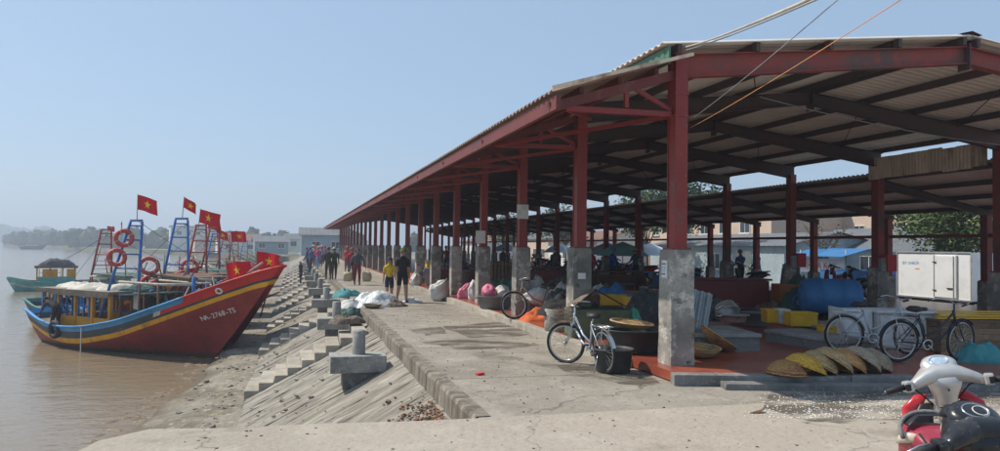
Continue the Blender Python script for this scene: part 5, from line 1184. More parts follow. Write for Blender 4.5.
# wooden box and yellow planks at the right
p = pl(948, 353); we = empty('wooden_box', (p.x, p.y, PZ), math.atan2(d.y, d.x), 'weathered brown plank box behind the scooter', 'box')
for k in range(5): MB().box((.5, 0, .06+k*.105), (1.25, .03, .098), bev=.006).build('plank', 'wood_plank', we)
for k in range(5): MB().box((-.11, .36, .06+k*.105), (.03, .68, .098), bev=.006).build('plank', 'wood_plank', we)
MB().box((.5, .36, .545), (1.3, .78, .03), bev=.006).build('lid', 'wood_plank', we)
for k in range(4):
    tag(MB().beam((p.x-.15+.1*k, p.y+.1+.09*k, PZ+.585+.03*k), (p.x+1.7+.1*k, p.y-.35+.1*k, PZ+.60+.028*k), .09, .022).build('yellow_plank', 'crate_yellow'), 'yellow painted plank across the wooden box, %s counted from the scooter side' % ORD[k], 'plank', 'yellow planks on the wooden box')
ye = empty('yellow_trestle', (pl(992, 352).x, pl(992, 352).y+.3, PZ), -.3, 'yellow wooden trestle beside the plank box', 'trestle')
MB().box((.2, 0, .45), (1.0, .12, .10)).build('top_bar', 'crate_yellow', ye)
for sx in (-.2, .6):
    for sy in (-1, 1): MB().beam((sx, sy*.2, 0), (sx, sy*.04, .42), .07, .05).build('leg', 'crate_yellow', ye)
heap(pl(984, 362)+Vector((0, .1, 0)), .42, .3, .3, 55, 'cloth_teal', 'cloth_heap', 'teal plastic sheet crumpled on the kerb beside the trestle', 'cloth')
# --- between first and second columns
tub(at(613, 372), .30, .36, 'tub_black', 'round black tub standing beside the near bicycle', oval=1.0)
t2 = tub(pl(637, 353)+Vector((0, .1, 0)), .40, .38, 'tub_black', 'wide dark tub with a tan basket on its rim by the first column', oval=1.25, rz=-.2)
basket(pl(634, 353)+Vector((0, .1, .39)), .36, .10, 'wicker_tan', 'shallow tan basket lying on the wide dark tub', None, (.05, .08, 0))
ge = empty('green_tank', pl(607, 340)+Vector((0, .3, 0)), -.15, 'mossy green tank under a propped tarp', 'tank')
MB().box((0, .3, .27), (1.15, .7, .54), bev=.05).build('tank', 'tank_green', ge)
m = MB(); m.add([(-.6, -.1, .56), (.55, -.1, .56), (-.5, .7, .58), (.6, .7, .58), (-.1, .0, .92), (.0, .65, .9)], [(0, 4, 5, 2), (4, 1, 3, 5)]); m.add([(-.6, -.1, .57), (.55, -.1, .57), (-.5, .7, .59), (.6, .7, .59), (-.1, .0, .93), (.0, .65, .91)], [(2, 5, 4, 0), (5, 3, 1, 4)]); m.build('tent_sheet', 'net_brown', ge)
be = empty('concrete_barrel', at(557, 338), 0, 'pale concrete ring barrel on the walkway by the second column', 'barrel')
MB().lathe([(.001, .01), (.26, .01), (.265, .58), (.25, .60), (.215, .60), (.21, .1), (.001, .1)], 26, wob=.006).build('ring', 'concrete_plinth', be)
heap(pl(580, 335)+Vector((.2, 1.0, .33)), .75, .5, .42, 61, 'cloth_black', 'cloth_heap', 'black cloth heap beyond the near bicycle handlebar', 'cloth')
heap(pl(542, 322)+Vector((.1, .3, 0)), .55, .35, .26, 64, 'cloth_orange', 'orange_sheet', 'orange plastic sheet crumpled beside the concrete barrel', 'sheet')
for k, (x, y, m1, lab) in enumerate(((622, 322, 'crate_yellow', 'yellow slatted crate stacked behind the green tank'), (640, 322, 'tarp_blue', 'blue crate behind the wide dark tub'), (600, 321, 'wood_plank', 'brown crate beyond the green tank'), (650, 326, 'crate_yellow', 'yellow crate beside the first column'), (633, 316, 'table_orange', 'orange crate on the bench between the columns'))):
    p = pl(x, y); crate((p.x, p.y+.5, PZ+.35), .62, .42, .24, m1, lab, 'fish crates', rz=.2*k-.4)
bag(pl(645, 340)+Vector((.0, .5, .0)), .22, .2, .5, 5, 'bag_green', 'bulging green plastic bag by the first column')
bag(pl(650, 346)+Vector((-.25, .3, .0)), .16, .16, .42, 8, 'bag_pink', 'red and white bag leaning by the green bag')
# more goods crowding the bench between the first two columns
rng = random.Random(91)
for k, (x, y, dz, kind, m1, lab) in enumerate(((566, 322, .34, 'heap', 'net_dark', 'grey net heap on the bench beyond the near bicycle'), (590, 326, .0, 'tub', 'tub_grey', 'grey tub tucked before the bench behind the green tank'), (655, 331, .34, 'heap', 'net_dark', 'dark net heap on the bench behind the first column'), (628, 334, .0, 'tub', 'tub_black', 'black tub between the green tank and the wide dark tub'), (618, 318, .34, 'heap', 'tarp_blue', 'blue cloth beside the yellow crate behind the tank'), (576, 318, .34, 'crate', 'crate_white', 'white crate at the left end of the bench'), (605, 313, .0, 'heap', 'wood_brown', 'brown sacking heap behind the bench'), (643, 311, .0, 'crate', 'table_orange', 'orange crate on the floor behind the bench'), (585, 309, .0, 'heap', 'bag_blue', 'blue sheeting heap behind the bench'), (660, 318, .0, 'heap', 'net_brown', 'brown net heap behind the first column'), (725, 336, .30, 'heap', 'net_dark', 'dark net heap on the mossy bench by the metal sheet'), (733, 330, .30, 'crate', 'wood_plank', 'small plank crate on the mossy bench'), (765, 328, .0, 'tub', 'tub_grey', 'grey tub on the floor behind the aluminium basins'), (720, 322, .0, 'heap', 'tarp_white', 'pale cloth heap behind the mossy bench'), (752, 323, .0, 'tub', 'tub_black', 'black tub behind the aluminium basins'), (775, 322, .0, 'heap', 'wood_brown', 'brown cloth heap below the overturned table'))):
    p = pl(x, y)+Vector((0, .35, dz))
    if kind == 'heap': heap(p, rng.uniform(.35, .55), rng.uniform(.3, .42), rng.uniform(.3, .55), 200+k, m1, 'cloth_heap', lab, 'cloth', 'goods around the benches')
    elif kind == 'tub': tub(p, rng.uniform(.26, .34), .32, m1, lab, 'goods around the benches')
    else: crate(p, .5, .36, .24, m1, lab, 'goods around the benches', rz=rng.uniform(-.5, .5))
# --- beside third and fourth columns
bag(pl(541, 318)+Vector((.1, .5, .3)), .42, .28, .40, 11, 'bag_white', 'pale printed sacks piled beside the third column', tie=False)
tub(pl(496, 309)+Vector((0, .1, 0)), .46, .36, 'tub_grey', 'round grey tub holding bags by the fourth column', oval=1.1)
bag(pl(489, 309)+Vector((0, .1, .30)), .26, .24, .36, 14, 'bag_pink', 'pink bag in the grey tub'); bag(pl(503, 309)+Vector((0, .15, .30)), .28, .24, .34, 15, 'bag_white', 'white bag in the grey tub')
bag(at(457, 303)+Vector((.12, 0, .02)), .26, .2, .62, 17, 'bag_pink', 'pink sack leaning on the kerb by the fifth column', tie=False, rz=.2).rotation_euler = (.2, .35, .2)
bag(at(466, 304.5)+Vector((.25, 0, .10)), .25, .22, .66, 18, 'bag_white', 'white sack beside the pink sack'); bag(at(474, 305)+Vector((.35, .05, .13)), .26, .24, .34, 19, 'bag_blue', 'small blue bag beside the white sack')
bag(at(432, 301)+Vector((.1, 0, 0)), .42, .3, .75, 21, 'bag_white', 'big white sack slumped against the kerb barrel', tie=False).rotation_euler = (.1, .5, .3)
be2 = tub(at(421, 290)+Vector((.5, 0, .1)), .36, .85, 'tub_grey', 'tall grey barrel with a yellow crate on it', cat='barrel', name='plastic_barrel')
crate(Vector(be2.location)+Vector((0, 0, .86)), .62, .45, .22, 'crate_yellow', 'yellow crate on top of the tall grey barrel', 'fish crates')
tub(at(441, 296)+Vector((.75, 0, .15)), .40, .80, 'tub_grey', 'grey barrel behind the slumped white sack', cat='barrel', name='plastic_barrel')
bag(at(436, 293)+Vector((.8, .1, .95)), .34, .3, .45, 23, 'tarp_green', 'grey green bundle on the barrel behind the sack', tie=False)
bag(at(409, 289)+Vector((.3, 0, .1)), .3, .25, .55, 24, 'bag_white', 'small white sack beside the yellow topped barrel'); bag(at(404, 288)+Vector((.4, .2, .1)), .22, .2, .5, 26, 'cloth_orange', 'orange bag beside the small white sack')
# slatted rack and dark boards inside
p = pl(498, 296); rk = empty('slatted_rack', (p.x+1.0, p.y+2.5, PZ), -.1, 'brown slatted wooden rack behind the fourth column', 'rack')
for k in range(9): MB().box((-.55+k*.14, 0, .62), (.09, .03, 1.1), bev=.004).build('slat', 'wood_plank', rk)
for z in (.2, 1.05): MB().box((0, .03, z), (1.3, .03, .07)).build('rail', 'wood_plank', rk)
MB().box((0, .4, .6), (1.25, .7, 1.1)).build('chest', 'wood_brown', rk)
for k, (x, y, w_, h_, m1, lab) in enumerate(((545, 288, 2.6, .95, 'counter_red', 'dark red stall table beyond the second column'), (470, 284, 2.2, .9, 'counter_red', 'dark red stall table deep in the hall'), (585, 287, 2.4, .8, 'wood_plank', 'brown plank stall table in the hall'), (700, 292, 2.0, .85, 'tarp_blue', 'blue draped stall table behind the metal sheet'), (640, 288, 2.2, .8, 'wood_brown', 'brown stall table near the umbrellas'))):
    p = pl(x, y+6); se = empty('stall_table', (p.x, p.y+2, PZ), -.05, lab, 'table', 'stall tables in the hall')
    MB().box((0, 0, h_-.03), (w_, .9, .06), bev=.01).build('top', m1, se); MB().box((0, -.43, h_*.55), (w_-.1, .03, h_*.6)).build('front_board', m1, se)
    for sx in (-1, 1):
        for sy in (-.38, .38): MB().box((sx*(w_/2-.08), sy, (h_-.06)/2), (.07, .07, h_-.06)).build('leg', 'wood_brown', se)
rng = random.Random(77)
for k in range(34):
    x, y = rng.uniform(6.6, 16), rng.uniform(18, 62)
    kind = k % 5; fi = min(10, max(0, round((y-FY)/FS))); wh_ = 'near the %s %s column' % (ORD[fi], 'quay side' if x < 11 else 'street side')
    mc = rng.choice((('crate_yellow', 'yellow'), ('tarp_blue', 'blue'), ('crate_white', 'white')))
    if kind == 0: crate((x, y, PZ), .62, .42, .3, mc[0], '%s fish crate on the hall floor %s' % (mc[1], wh_), 'loose goods on the hall floor', rz=rng.uniform(0, 3))
    elif kind == 1: mt2 = rng.choice((('tub_black', 'black'), ('tub_grey', 'grey'))); tub((x, y, PZ), rng.uniform(.3, .45), .36, mt2[0], '%s tub on the hall floor %s' % (mt2[1], wh_), 'loose goods on the hall floor')
    elif kind == 2: mt2 = rng.choice((('bag_white', 'white'), ('bag_blue', 'blue'), ('tarp_green', 'dark green'))); bag((x, y, PZ), .3, .3, .55, k, mt2[0], '%s sack on the hall floor %s' % (mt2[1], wh_), 'loose goods on the hall floor')
    elif kind == 3: mt2 = rng.choice((('tarp_green', 'green'), ('cloth_black', 'black'), ('net_dark', 'grey'))); heap((x, y, PZ), .8, .6, .8, k, mt2[0], 'tarp_mound', '%s covered mound on the hall floor %s' % (mt2[1], wh_), 'tarpaulin', 'loose goods on the hall floor')
    else: basket((x, y, PZ), .33, .17, 'wicker_tan', 'tan basket on the hall floor '+wh_, 'loose goods on the hall floor')
rng = random.Random(123)
for k in range(34):
    x, y = (rng.uniform(7.0, 10.5), rng.uniform(15.5, 30)) if k % 3 else (rng.uniform(11, 16), rng.uniform(20, 34))
    fi = min(10, max(0, round((y-FY)/FS))); wh_ = 'by the %s %s column' % (ORD[fi], 'quay side' if x < 11 else 'street side'); kind = k % 4; w2 = ('small', 'wide', 'worn', 'battered', 'stained', 'dented', 'dusty', 'old', 'squat')[k//4]
    if kind == 0:
        fb = empty('foam_box', (x, y, PZ), rng.uniform(0, 3), '%s white foam fish box on the floor %s' % (w2, wh_), 'box', 'goods among the stalls'); MB().box((0, 0, .17), (.66, .44, .34), bev=.02).build('body', 'foam_white', fb); MB().box((0, 0, .37), (.69, .47, .06), bev=.015).build('lid', 'foam_white', fb)
    elif kind == 1: tub((x, y, PZ), rng.uniform(.3, .42), .4, 'tub_grey', '%s grey tub on the floor %s' % (w2, wh_), 'goods among the stalls')
    elif kind == 2: bag((x, y, PZ), .32, .3, .6, 300+k, 'bag_white', '%s pale sack on the floor %s' % (w2, wh_), 'goods among the stalls')
    else: heap((x, y, PZ), .6, .5, .6, 300+k, 'net_brown', 'net_heap', '%s brown net heap on the floor %s' % (w2, wh_), 'net', 'goods among the stalls')
# rubbish pile on the walkway
P = at(376, 306); heap((P.x, P.y, 0), .85, .62, .45, 71, 'plastic_sheet', 'rubbish_pile', 'white plastic sheeting heaped on the walkway edge', 'rubbish')
heap((P.x+.5, P.y-.25, 0), .42, .3, .22, 73, 'net_brown', 'rubbish_pile', 'brown net scraps beside the white plastic heap', 'rubbish'); heap((P.x-.75, P.y-.1, -.02), .4, .35, .26, 75, 'bag_white', 'rubbish_pile', 'pale bags spilling over the quay edge', 'rubbish')
heap(at(347, 296)+Vector((0, 0, -.02)), .55, .4, .3, 77, 'cloth_teal', 'cloth_heap', 'teal cloth heap on the quay edge behind the white plastic', 'cloth'); heap(at(412, 302), .35, .3, .16, 79, 'plastic_sheet', 'rubbish_pile', 'small white plastic scrap heap by the walkers', 'rubbish')
basket(at(372, 308)+Vector((0, -.1, .0)), .28, .12, 'wicker_grey', 'flat grey basket in front of the white plastic heap')
heap(Vector((1.35, 19.4, -.18)), .5, .35, .22, 81, 'net_brown', 'rubbish_pile', 'tan scraps lying at the top of the stair', 'rubbish'); heap(Vector((1.5, 21.2, -.22)), .45, .35, .3, 83, 'tarp_green', 'rubbish_pile', 'grey plastic bundle behind the second bollard', 'rubbish')
# small litter
tag(MB().box((0, 0, .02), (.12, .08, .03), bev=.01).build('red_scrap', 'ink_red', loc=at(480, 375), rot=(0, 0, .4)), 'small red scrap on the walkway', 'litter')
tag(MB().add([(-.14, -.02, .012), (0, -.06, .02), (.1, 0, .05), (.02, .05, .015)], [(0, 1, 2, 3)]).build('dry_leaf', 'wood_brown', loc=at(758, 413)), 'curled brown leaf on the pale apron', 'leaf')
heap(at(912, 388), .16, .09, .05, 85, 'bag_pink', 'plastic_bag', 'flattened pink plastic bag on the grey ground', 'litter')
fl = MB(); rng = random.Random(5)
for k in range(900):
    x = rng.uniform(760, 1010); y = 391+28*(rng.random()**.8)
    if rng.random() < .5: x = rng.gauss(830, 45)
    if y < 393 or y > 420: continue
    p = at(x, y, .008); s_ = rng.uniform(.006, .018); a = rng.uniform(0, 3.14)
    fl.add([(p.x+s_*math.cos(a), p.y+s_*math.sin(a), .009+rng.uniform(0, .004)), (p.x-s_*.4*math.sin(a), p.y+s_*.4*math.cos(a), .012), (p.x-s_*math.cos(a), p.y-s_*math.sin(a), .009), (p.x+s_*.4*math.sin(a), p.y-s_*.4*math.cos(a), .016)], [(0, 1, 2, 3)])
tag(fl.build('fish_scales', 'paper_white'), 'white fish scales and scraps strewn in front of the kerb', kind='stuff')
gr = MB(); rng = random.Random(6)
for k in range(2600):
    x, y = rng.uniform(-1, 12), rng.uniform(3.2, 24)
    if y > 7.6 and (x < 2.1 or x > 4.8): continue
    s_ = rng.choice((.006, .008, .012, .018)); gr.box((x, y, .006), (s_*1.4, s_, s_*.7), rng.choice(('concrete_step', 'concrete_dark', 'mud')), rng.uniform(0, 3))
tag(gr.build('grit'), 'grit and crumbs scattered over the concrete', kind='stuff')
# sign boards and notes on the columns
def board(p, w_, h_, rot, m1, label, lines=(), name='sign_board', cat='sign'):
    e = empty(name, p, 0, label, cat); e.rotation_euler = rot
    MB().box((0, 0, 0), (w_, .02, h_), bev=.003).build('board', m1, e)
    for (txt, size, dx, dz, im) in lines: flat_text(e, txt, size, (dx, -.0125, dz), im)
    return e
def flat_text(parent, txt, size, loc, im, rot=(math.pi/2, 0, 0), ext=.0015):
    cu = bpy.data.curves.new('lettering', 'FONT'); cu.body = txt; cu.size = size; cu.extrude = ext; cu.align_x = 'CENTER'; cu.align_y = 'CENTER'
    o = bpy.data.objects.new('lettering', cu); COL.objects.link(o); bpy.context.view_layer.update()
    me = bpy.data.meshes.new_from_object(o.evaluated_get(bpy.context.evaluated_depsgraph_get())); bpy.data.objects.remove(o); bpy.data.curves.remove(cu)
    me.materials.clear(); me.materials.append(MT[im]); return link('lettering', me, parent, loc, rot)
nb = board((5.30, 9.7-.0, 1.56), .15, .26, (0, 0, -math.pi/2), 'paper_white', 'white paper notice on the first column plinth')
for dz, ws in ((.075, (.03, .02, .03)), (.03, (.05, .04)), (.0, (.04, .05)), (-.03, (.03, .05)), (-.075, (.045, .03))):
    x_ = -.055
    for w_ in ws: MB().box((x_+w_/2, -.0115, dz), (w_, .003, .022 if abs(dz) > .05 else .010)).build('print_line', 'ink_dark' if abs(dz) > .05 else 'ink_blue', nb); x_ += w_+.012
board((XA-.02, FY+2*FS-.14, 2.75), .30, .36, (0, 0, 0), 'sign_white', 'pale board hung on the third red column')
board((XA-.12, FY+3*FS-.14, 2.15), .30, .38, (0, 0, 0), 'sign_white', 'pale board hung low on the fourth red column')
board((XA-.02, FY+1*FS-.20, 1.30), .16, .12, (0, 0, 0), 'paper_white', 'small torn paper on the second column plinth')
for (i, lab) in ((2, 'red metal box on the third far column'), (3, 'red metal box on the fourth far column')):
    be_ = empty('meter_box', (XB+.05, FY+i*FS-.30, 1.55), 0, lab, 'box', 'red boxes on the far columns'); MB().box((.1, 0, 0), (.34, .16, .48), bev=.01).build('case', 'sign_red', be_); MB().box((-.14, .02, -.05), (.2, .12, .40), bev=.01).build('side_case', 'concrete_block', be_)
# cables
cab = [((686, 47), (822, -6), FY-.3, 3.0, .011, 'pole_pale', 'thick pale cable climbing from the shed corner'), ((686, 50), (820, -2), FY-.25, 3.2, .007, 'galvanised', 'second pale cable beside the thick one'), ((690, 128), (905, -3), FY-.2, 3.4, .0035, 'ink_orange', 'orange cable climbing from the first red column'), ((690, 120), (842, -4), FY-.2, 3.0, .0035, 'galvanised', 'thin grey cable climbing above the orange one')]
for (a, b, ya, yb, r_, m1, lab) in cab: stay(atY(*a, ya), atY(*b, yb), .025, r_, m1, 'cable', lab, 'cable')
stay(atY(760, 97, 11.5), atY(1010, 146, 13.0), .10, .010, 'galvanised', 'cable', 'thin cable slung under the roof to the right', 'cable')

# wet stains and painted shadows on the ground, and floor joints
_w = mat('wet_shade_concrete', (.14, .12, .095), .45, ((1.5, (.17, .145, .115), .45, .65, 6), (8, (.09, .078, .06), .5, .7, 5)), (12, .006))
def soften(m, lo, hi, sc):
    t = m.node_tree; N = t.nodes; L = t.links; tc = N.new('ShaderNodeTexCoord'); nz = N.new('ShaderNodeTexNoise'); nz.inputs['Scale'].default_value = sc; nz.inputs['Detail'].default_value = 7; nz.inputs['Roughness'].default_value = .65
    mp = N.new('ShaderNodeMapping'); mp.inputs['Scale'].default_value = (.6, 1.5, 1); L.new(tc.outputs['Object'], mp.inputs['Vector']); L.new(mp.outputs[0], nz.inputs['Vector'])
    mr = N.new('ShaderNodeMapRange'); mr.inputs['From Min'].default_value = lo; mr.inputs['From Max'].default_value = hi; mr.inputs['To Max'].default_value = .85; L.new(nz.outputs['Fac'], mr.inputs['Value']); L.new(mr.outputs[0], N['Principled BSDF'].inputs['Alpha'])
soften(_w, .42, .62, 1.7)
mat('joint_dark', (.13, .11, .09), .9)
def stain(name, pts, label, z=.010, seed=0):
    rng = random.Random(seed); out = []
    n = len(pts)
    for i in range(n):
        a, b = Vector((*pts[i], 0)), Vector((*pts[(i+1) % n], 0))
        for k in range(6):
            q = a.lerp(b, k/6); w_ = noise.noise((q.x*2.3+seed, q.y*2.3, seed))*.16+noise.noise((q.x*7, q.y*7, seed))*.05; out.append((q.x+w_, q.y+w_*1.3, z))
    c = sum((Vector(o) for o in out), Vector())/len(out); c.z = z
    m = MB(); m.add([c]+out, [(0, i+1, (i+1) % len(out)+1) for i in range(len(out))])
    return tag(m.build(name, 'wet_shade_concrete'), label, kind='structure')
def px(*q): return [(at(x, y).x, at(x, y).y) for x, y in q]
stain('wet_shade_patch', px((440, 327), (500, 322), (548, 331), (520, 336), (470, 338)), 'dark wet streak across the walkway', seed=1)
stain('wet_shade_patch', px((422, 342), (470, 340), (540, 345), (500, 350), (455, 350)), 'second dark wet streak on the walkway', seed=2)
stain('wet_shade_patch', px((556, 366), (600, 364), (640, 372), (662, 383), (640, 388), (600, 380), (570, 376)), 'damp patch and painted bicycle shadow under the near bicycle', seed=3)  # damp on the left; the right end paints in the bicycle's cast shadow
stain('wet_shade_patch', px((410, 330), (440, 327), (450, 333), (425, 336)), 'small damp patch on the walkway', seed=5)
stain('wet_shade_patch', px((770, 392), (1010, 388), (1010, 419), (880, 421), (800, 419), (762, 410)), 'grey ground with painted roof shadow in front of the kerb', z=.006, seed=4)  # shadow of the shed roof put into the ground colour
for k, y_ in enumerate((9.9, 13.0, 16.1, 19.2, 22.3, 25.4, 28.5, 31.6)):
    m = MB(); pts_ = [(2.1+i*.28, y_+.03*noise.noise((i*.7, k, 0))) for i in range(11)]
    for (x0, y0), (x1, y1) in zip(pts_, pts_[1:]): m.add([(x0, y0-.006, .005), (x1, y1-.006, .005), (x1, y1+.007, .005), (x0, y0+.007, .005)], [(0, 1, 2, 3)])
    tag(m.build('slab_joint', 'joint_dark'), 'dark joint between the walkway slabs', kind='structure')
# ---------------------------------------------------------------- bicycles
mat('chrome', (.55, .55, .54), .28, ((10, (.35, .28, .22), .6, .75, 4),), metal=.85); mat('bike_silver', (.42, .48, .55), .4, ((8, (.30, .30, .32), .55, .7, 4),), metal=.3); mat('bike_dark', (.03, .035, .05), .45); mat('bike_rust', (.22, .15, .11), .6, ((8, (.12, .06, .04), .5, .7, 4),)); mat('saddle', (.02, .02, .02), .55); mat('plastic_black', (.014, .014, .016), .42, ((9, (.03, .03, .032), .5, .7, 3),))
def wheel(parent, y, R, rot=None, n=24):
    w = empty('wheel', (0, y, R)); w.parent = parent
    X = Matrix.Rotation(math.pi/2, 4, 'Y')
    MB().torus(R-.02, .021, 36, 8, M=X).build('tyre', 'rubber', w); MB().torus(R-.052, .013, 36, 6, M=X).build('rim', 'chrome', w)
    sp_ = MB(); 
    for k in range(n):
        a = 2*math.pi*k/n; b = a+(.5 if k % 2 else -.5); s_ = .025*(1 if k % 2 else -1)
        sp_.tube([(s_, .02*math.cos(b), .02*math.sin(b)), (0, (R-.06)*math.cos(a), (R-.06)*math.sin(a))], .0022, 3, caps=False)
    sp_.build('spokes', 'chrome', w); MB().tube([(-.045, 0, 0), (.045, 0, 0)], .022, 10).build('hub', 'chrome', w)
    return w
def bicycle(loc, heading, label, framem, steer=0.0, lean=0.06, bask=True, rack=True, R=.33):
    e = empty('bicycle', loc, 0, label, 'bicycle', 'bicycles at the market'); e.rotation_euler = (0, lean, heading)   # local +Y forward
    T = lambda *pts, r=.016, m=framem, nm='frame': MB().tube(pts, r, 8).build(nm, m, e)
    bb = (0, -.05, .28); hd_t = Vector((0, .40, .78)); hd_b = Vector((0, .45, .60)); st = (0, -.20, .74)
    fr = MB(); fr.tube([hd_b, (0, .2, .38), bb], .019, 8); fr.tube([hd_t, (0, .15, .50), (0, -.10, .40)], .016, 8); fr.tube([bb, st], .016, 8); fr.tube([hd_t+Vector((0, -.01, .03)), hd_b+Vector((0, .01, -.03))], .021, 8)
    for s_ in (-1, 1): fr.tube([(s_*.02, -.05, .28), (s_*.055, -.50, R)], .010, 6); fr.tube([(s_*.018, -.18, .68), (s_*.055, -.50, R)], .008, 6)
    fr.build('frame', framem, e)
    wheel(e, -.50, R)
    fk = empty('fork', (0, .42, .70)); fk.parent = e; fk.rotation_euler = (0, 0, steer)
    m = MB()
    for s_ in (-1, 1): m.tube([(s_*.045, .03, -.08), (s_*.055, .08, -.20), (s_*.055, .18, -.37)], .010, 6)
    m.tube([(0, .0, -.08), (0, -.03, .22)], .014, 8); m.box((0, .03, -.07), (.12, .04, .03)); m.build('fork_blades', framem, fk)
    hb = MB().tube([(-.27, -.22, .24), (-.25, -.06, .27), (-.10, .03, .25), (0, -.02, .22), (.10, .03, .25), (.25, -.06, .27), (.27, -.22, .24)], .011, 7).build('handlebar', 'chrome', fk)
    for s_ in (-1, 1): MB().tube([(s_*.27, -.25, .235), (s_*.268, -.14, .25)], .016, 8).build('grip', 'plastic_black', fk)
    w = wheel(fk, .18, R); w.location = (0, .18, -.37)
    mg = MB()
    def guard(m_, cy, cz, a0, a1):
        pts = [a0+(a1-a0)*i/12 for i in range(13)]; vs_ = []; fs_ = []
        for a in pts:
            for s_ in (-.028, 0, .028): rr = R+.022-(abs(s_)*.35); vs_.append((s_, cy+rr*math.cos(a), cz+rr*math.sin(a)))
        for i in range(12):
            for j in range(2): q = i*3+j; fs_.append((q, q+1, q+4, q+3))
        m_.add(vs_, fs_, smooth=True)
    guard(mg, -.50, R, .2, 2.9); mg.build('mudguard', 'chrome' if framem != 'bike_dark' else 'bike_dark', e)
    mg = MB(); guard(mg, .18, -.37, .7, 2.5); mg.build('mudguard', 'chrome' if framem != 'bike_dark' else 'bike_dark', fk)
    sd_ = MB(); sd_.lathe([(.001, .06), (.07, .055), (.11, .02), (.105, -.01), (.04, -.03), (.001, -.03)], 16, sx=.95, sy=1.15, M=Matrix.Translation((0, -.27, .82))); sd_.lathe([(.001, .05), (.03, .045), (.04, .01), (.03, -.01)], 12, sy=2.6, M=Matrix.Translation((0, -.14, .815))); sd_.build('saddle', 'saddle', e)
    MB().tube([(0, -.20, .70), (0, -.24, .80)], .012, 8).build('seat_post', 'chrome', e)
    cr = MB(); cr.lathe([(.085, -.006), (.088, 0), (.085, .006), (.06, .004), (.06, -.004), (.085, -.006)], 22, M=Matrix.Translation((.05, -.05, .28)) @ Matrix.Rotation(math.pi/2, 4, 'Y')); cr.tube([(.06, -.05, .28), (.075, .06, .17)], .009, 6); cr.tube([(-.06, -.05, .28), (-.075, -.16, .39)], .009, 6); cr.build('crank', 'chrome', e)
    for s_, y_, z_ in ((1, .06, .17), (-1, -.16, .39)): MB().box((s_*.12, y_, z_), (.09, .06, .022), bev=.005).build('pedal', 'plastic_black', e)
    ch = MB(); ch.tube([(.05, -.05, .365), (.05, -.50, R+.035)], .005, 4); ch.tube([(.05, -.05, .195), (.05, -.50, R-.035)], .005, 4); ch.build('chain', 'bike_rust', e)
    if rack:
        rk_ = MB()
        for s_ in (-.06, 0, .06): rk_.tube([(s_, -.25, .70), (s_, -.74, .70)], .007, 5)
        for y_ in (-.3, -.5, -.73): rk_.tube([(-.06, y_, .70), (.06, y_, .70)], .006, 5)
        for s_ in (-1, 1): rk_.tube([(s_*.06, -.62, .70), (s_*.06, -.50, R)], .006, 5)
        rk_.build('rack', 'chrome', e)
    if bask:
        bk = MB()
        def ringp(z, k): return [(sx*(.17*k), .06+(.12+.12*k*sy), z) for sx, sy in ((-1, -1), (1, -1), (1, 1), (-1, 1), (-1, -1))]
        for z, k in ((-.02, .75), (.05, .83), (.12, .91), (.19, 1.0)): bk.tube(ringp(z, k), .006, 4)
        for i in range(4):
            A, B = ringp(-.02, .75), ringp(.19, 1.0)
            for t in range(6): u = t/6; bk.tube([Vector(A[i]).lerp(Vector(A[i+1]), u), Vector(B[i]).lerp(Vector(B[i+1]), u)], .004, 4)
        bk.box((0, .18, -.022), (.25, .18, .004)); bk.build('basket', 'bike_rust', fk)
    MB().tube([(-.05, -.42, .30), (-.17, -.46, .01)], .009, 6).build('stand', 'chrome', e)
    return e
A_, B_ = at(606.5, 375), at(575, 361)
bicycle(((A_.x+B_.x)/2-.02, (A_.y+B_.y)/2-.05, 0.005), math.atan2((B_-A_).y, (B_-A_).x)-math.pi/2+.10, 'silver framed bicycle with wire basket standing beside the black tub', 'bike_silver', steer=.75, lean=-.10)
P3 = at(520, 321, PZ); bicycle((P3.x+.55, P3.y+.25, PZ), math.pi/2-.25, 'dark bicycle propped against the third column plinth', 'bike_rust', steer=.2, lean=.12, bask=False)
P4 = at(868, 356, PZ); bicycle((P4.x+.22, P4.y+.1, PZ), -math.pi/2-.32, 'pale grey bicycle in front of the white counter', 'bike_silver', steer=.35, lean=.05, bask=False)
P5 = at(912, 362, PZ); bicycle((P5.x+.25, P5.y-.05, PZ), -math.pi/2-.15, 'dark framed bicycle overlapping the pale one', 'bike_dark', steer=.3, lean=.08, bask=False)
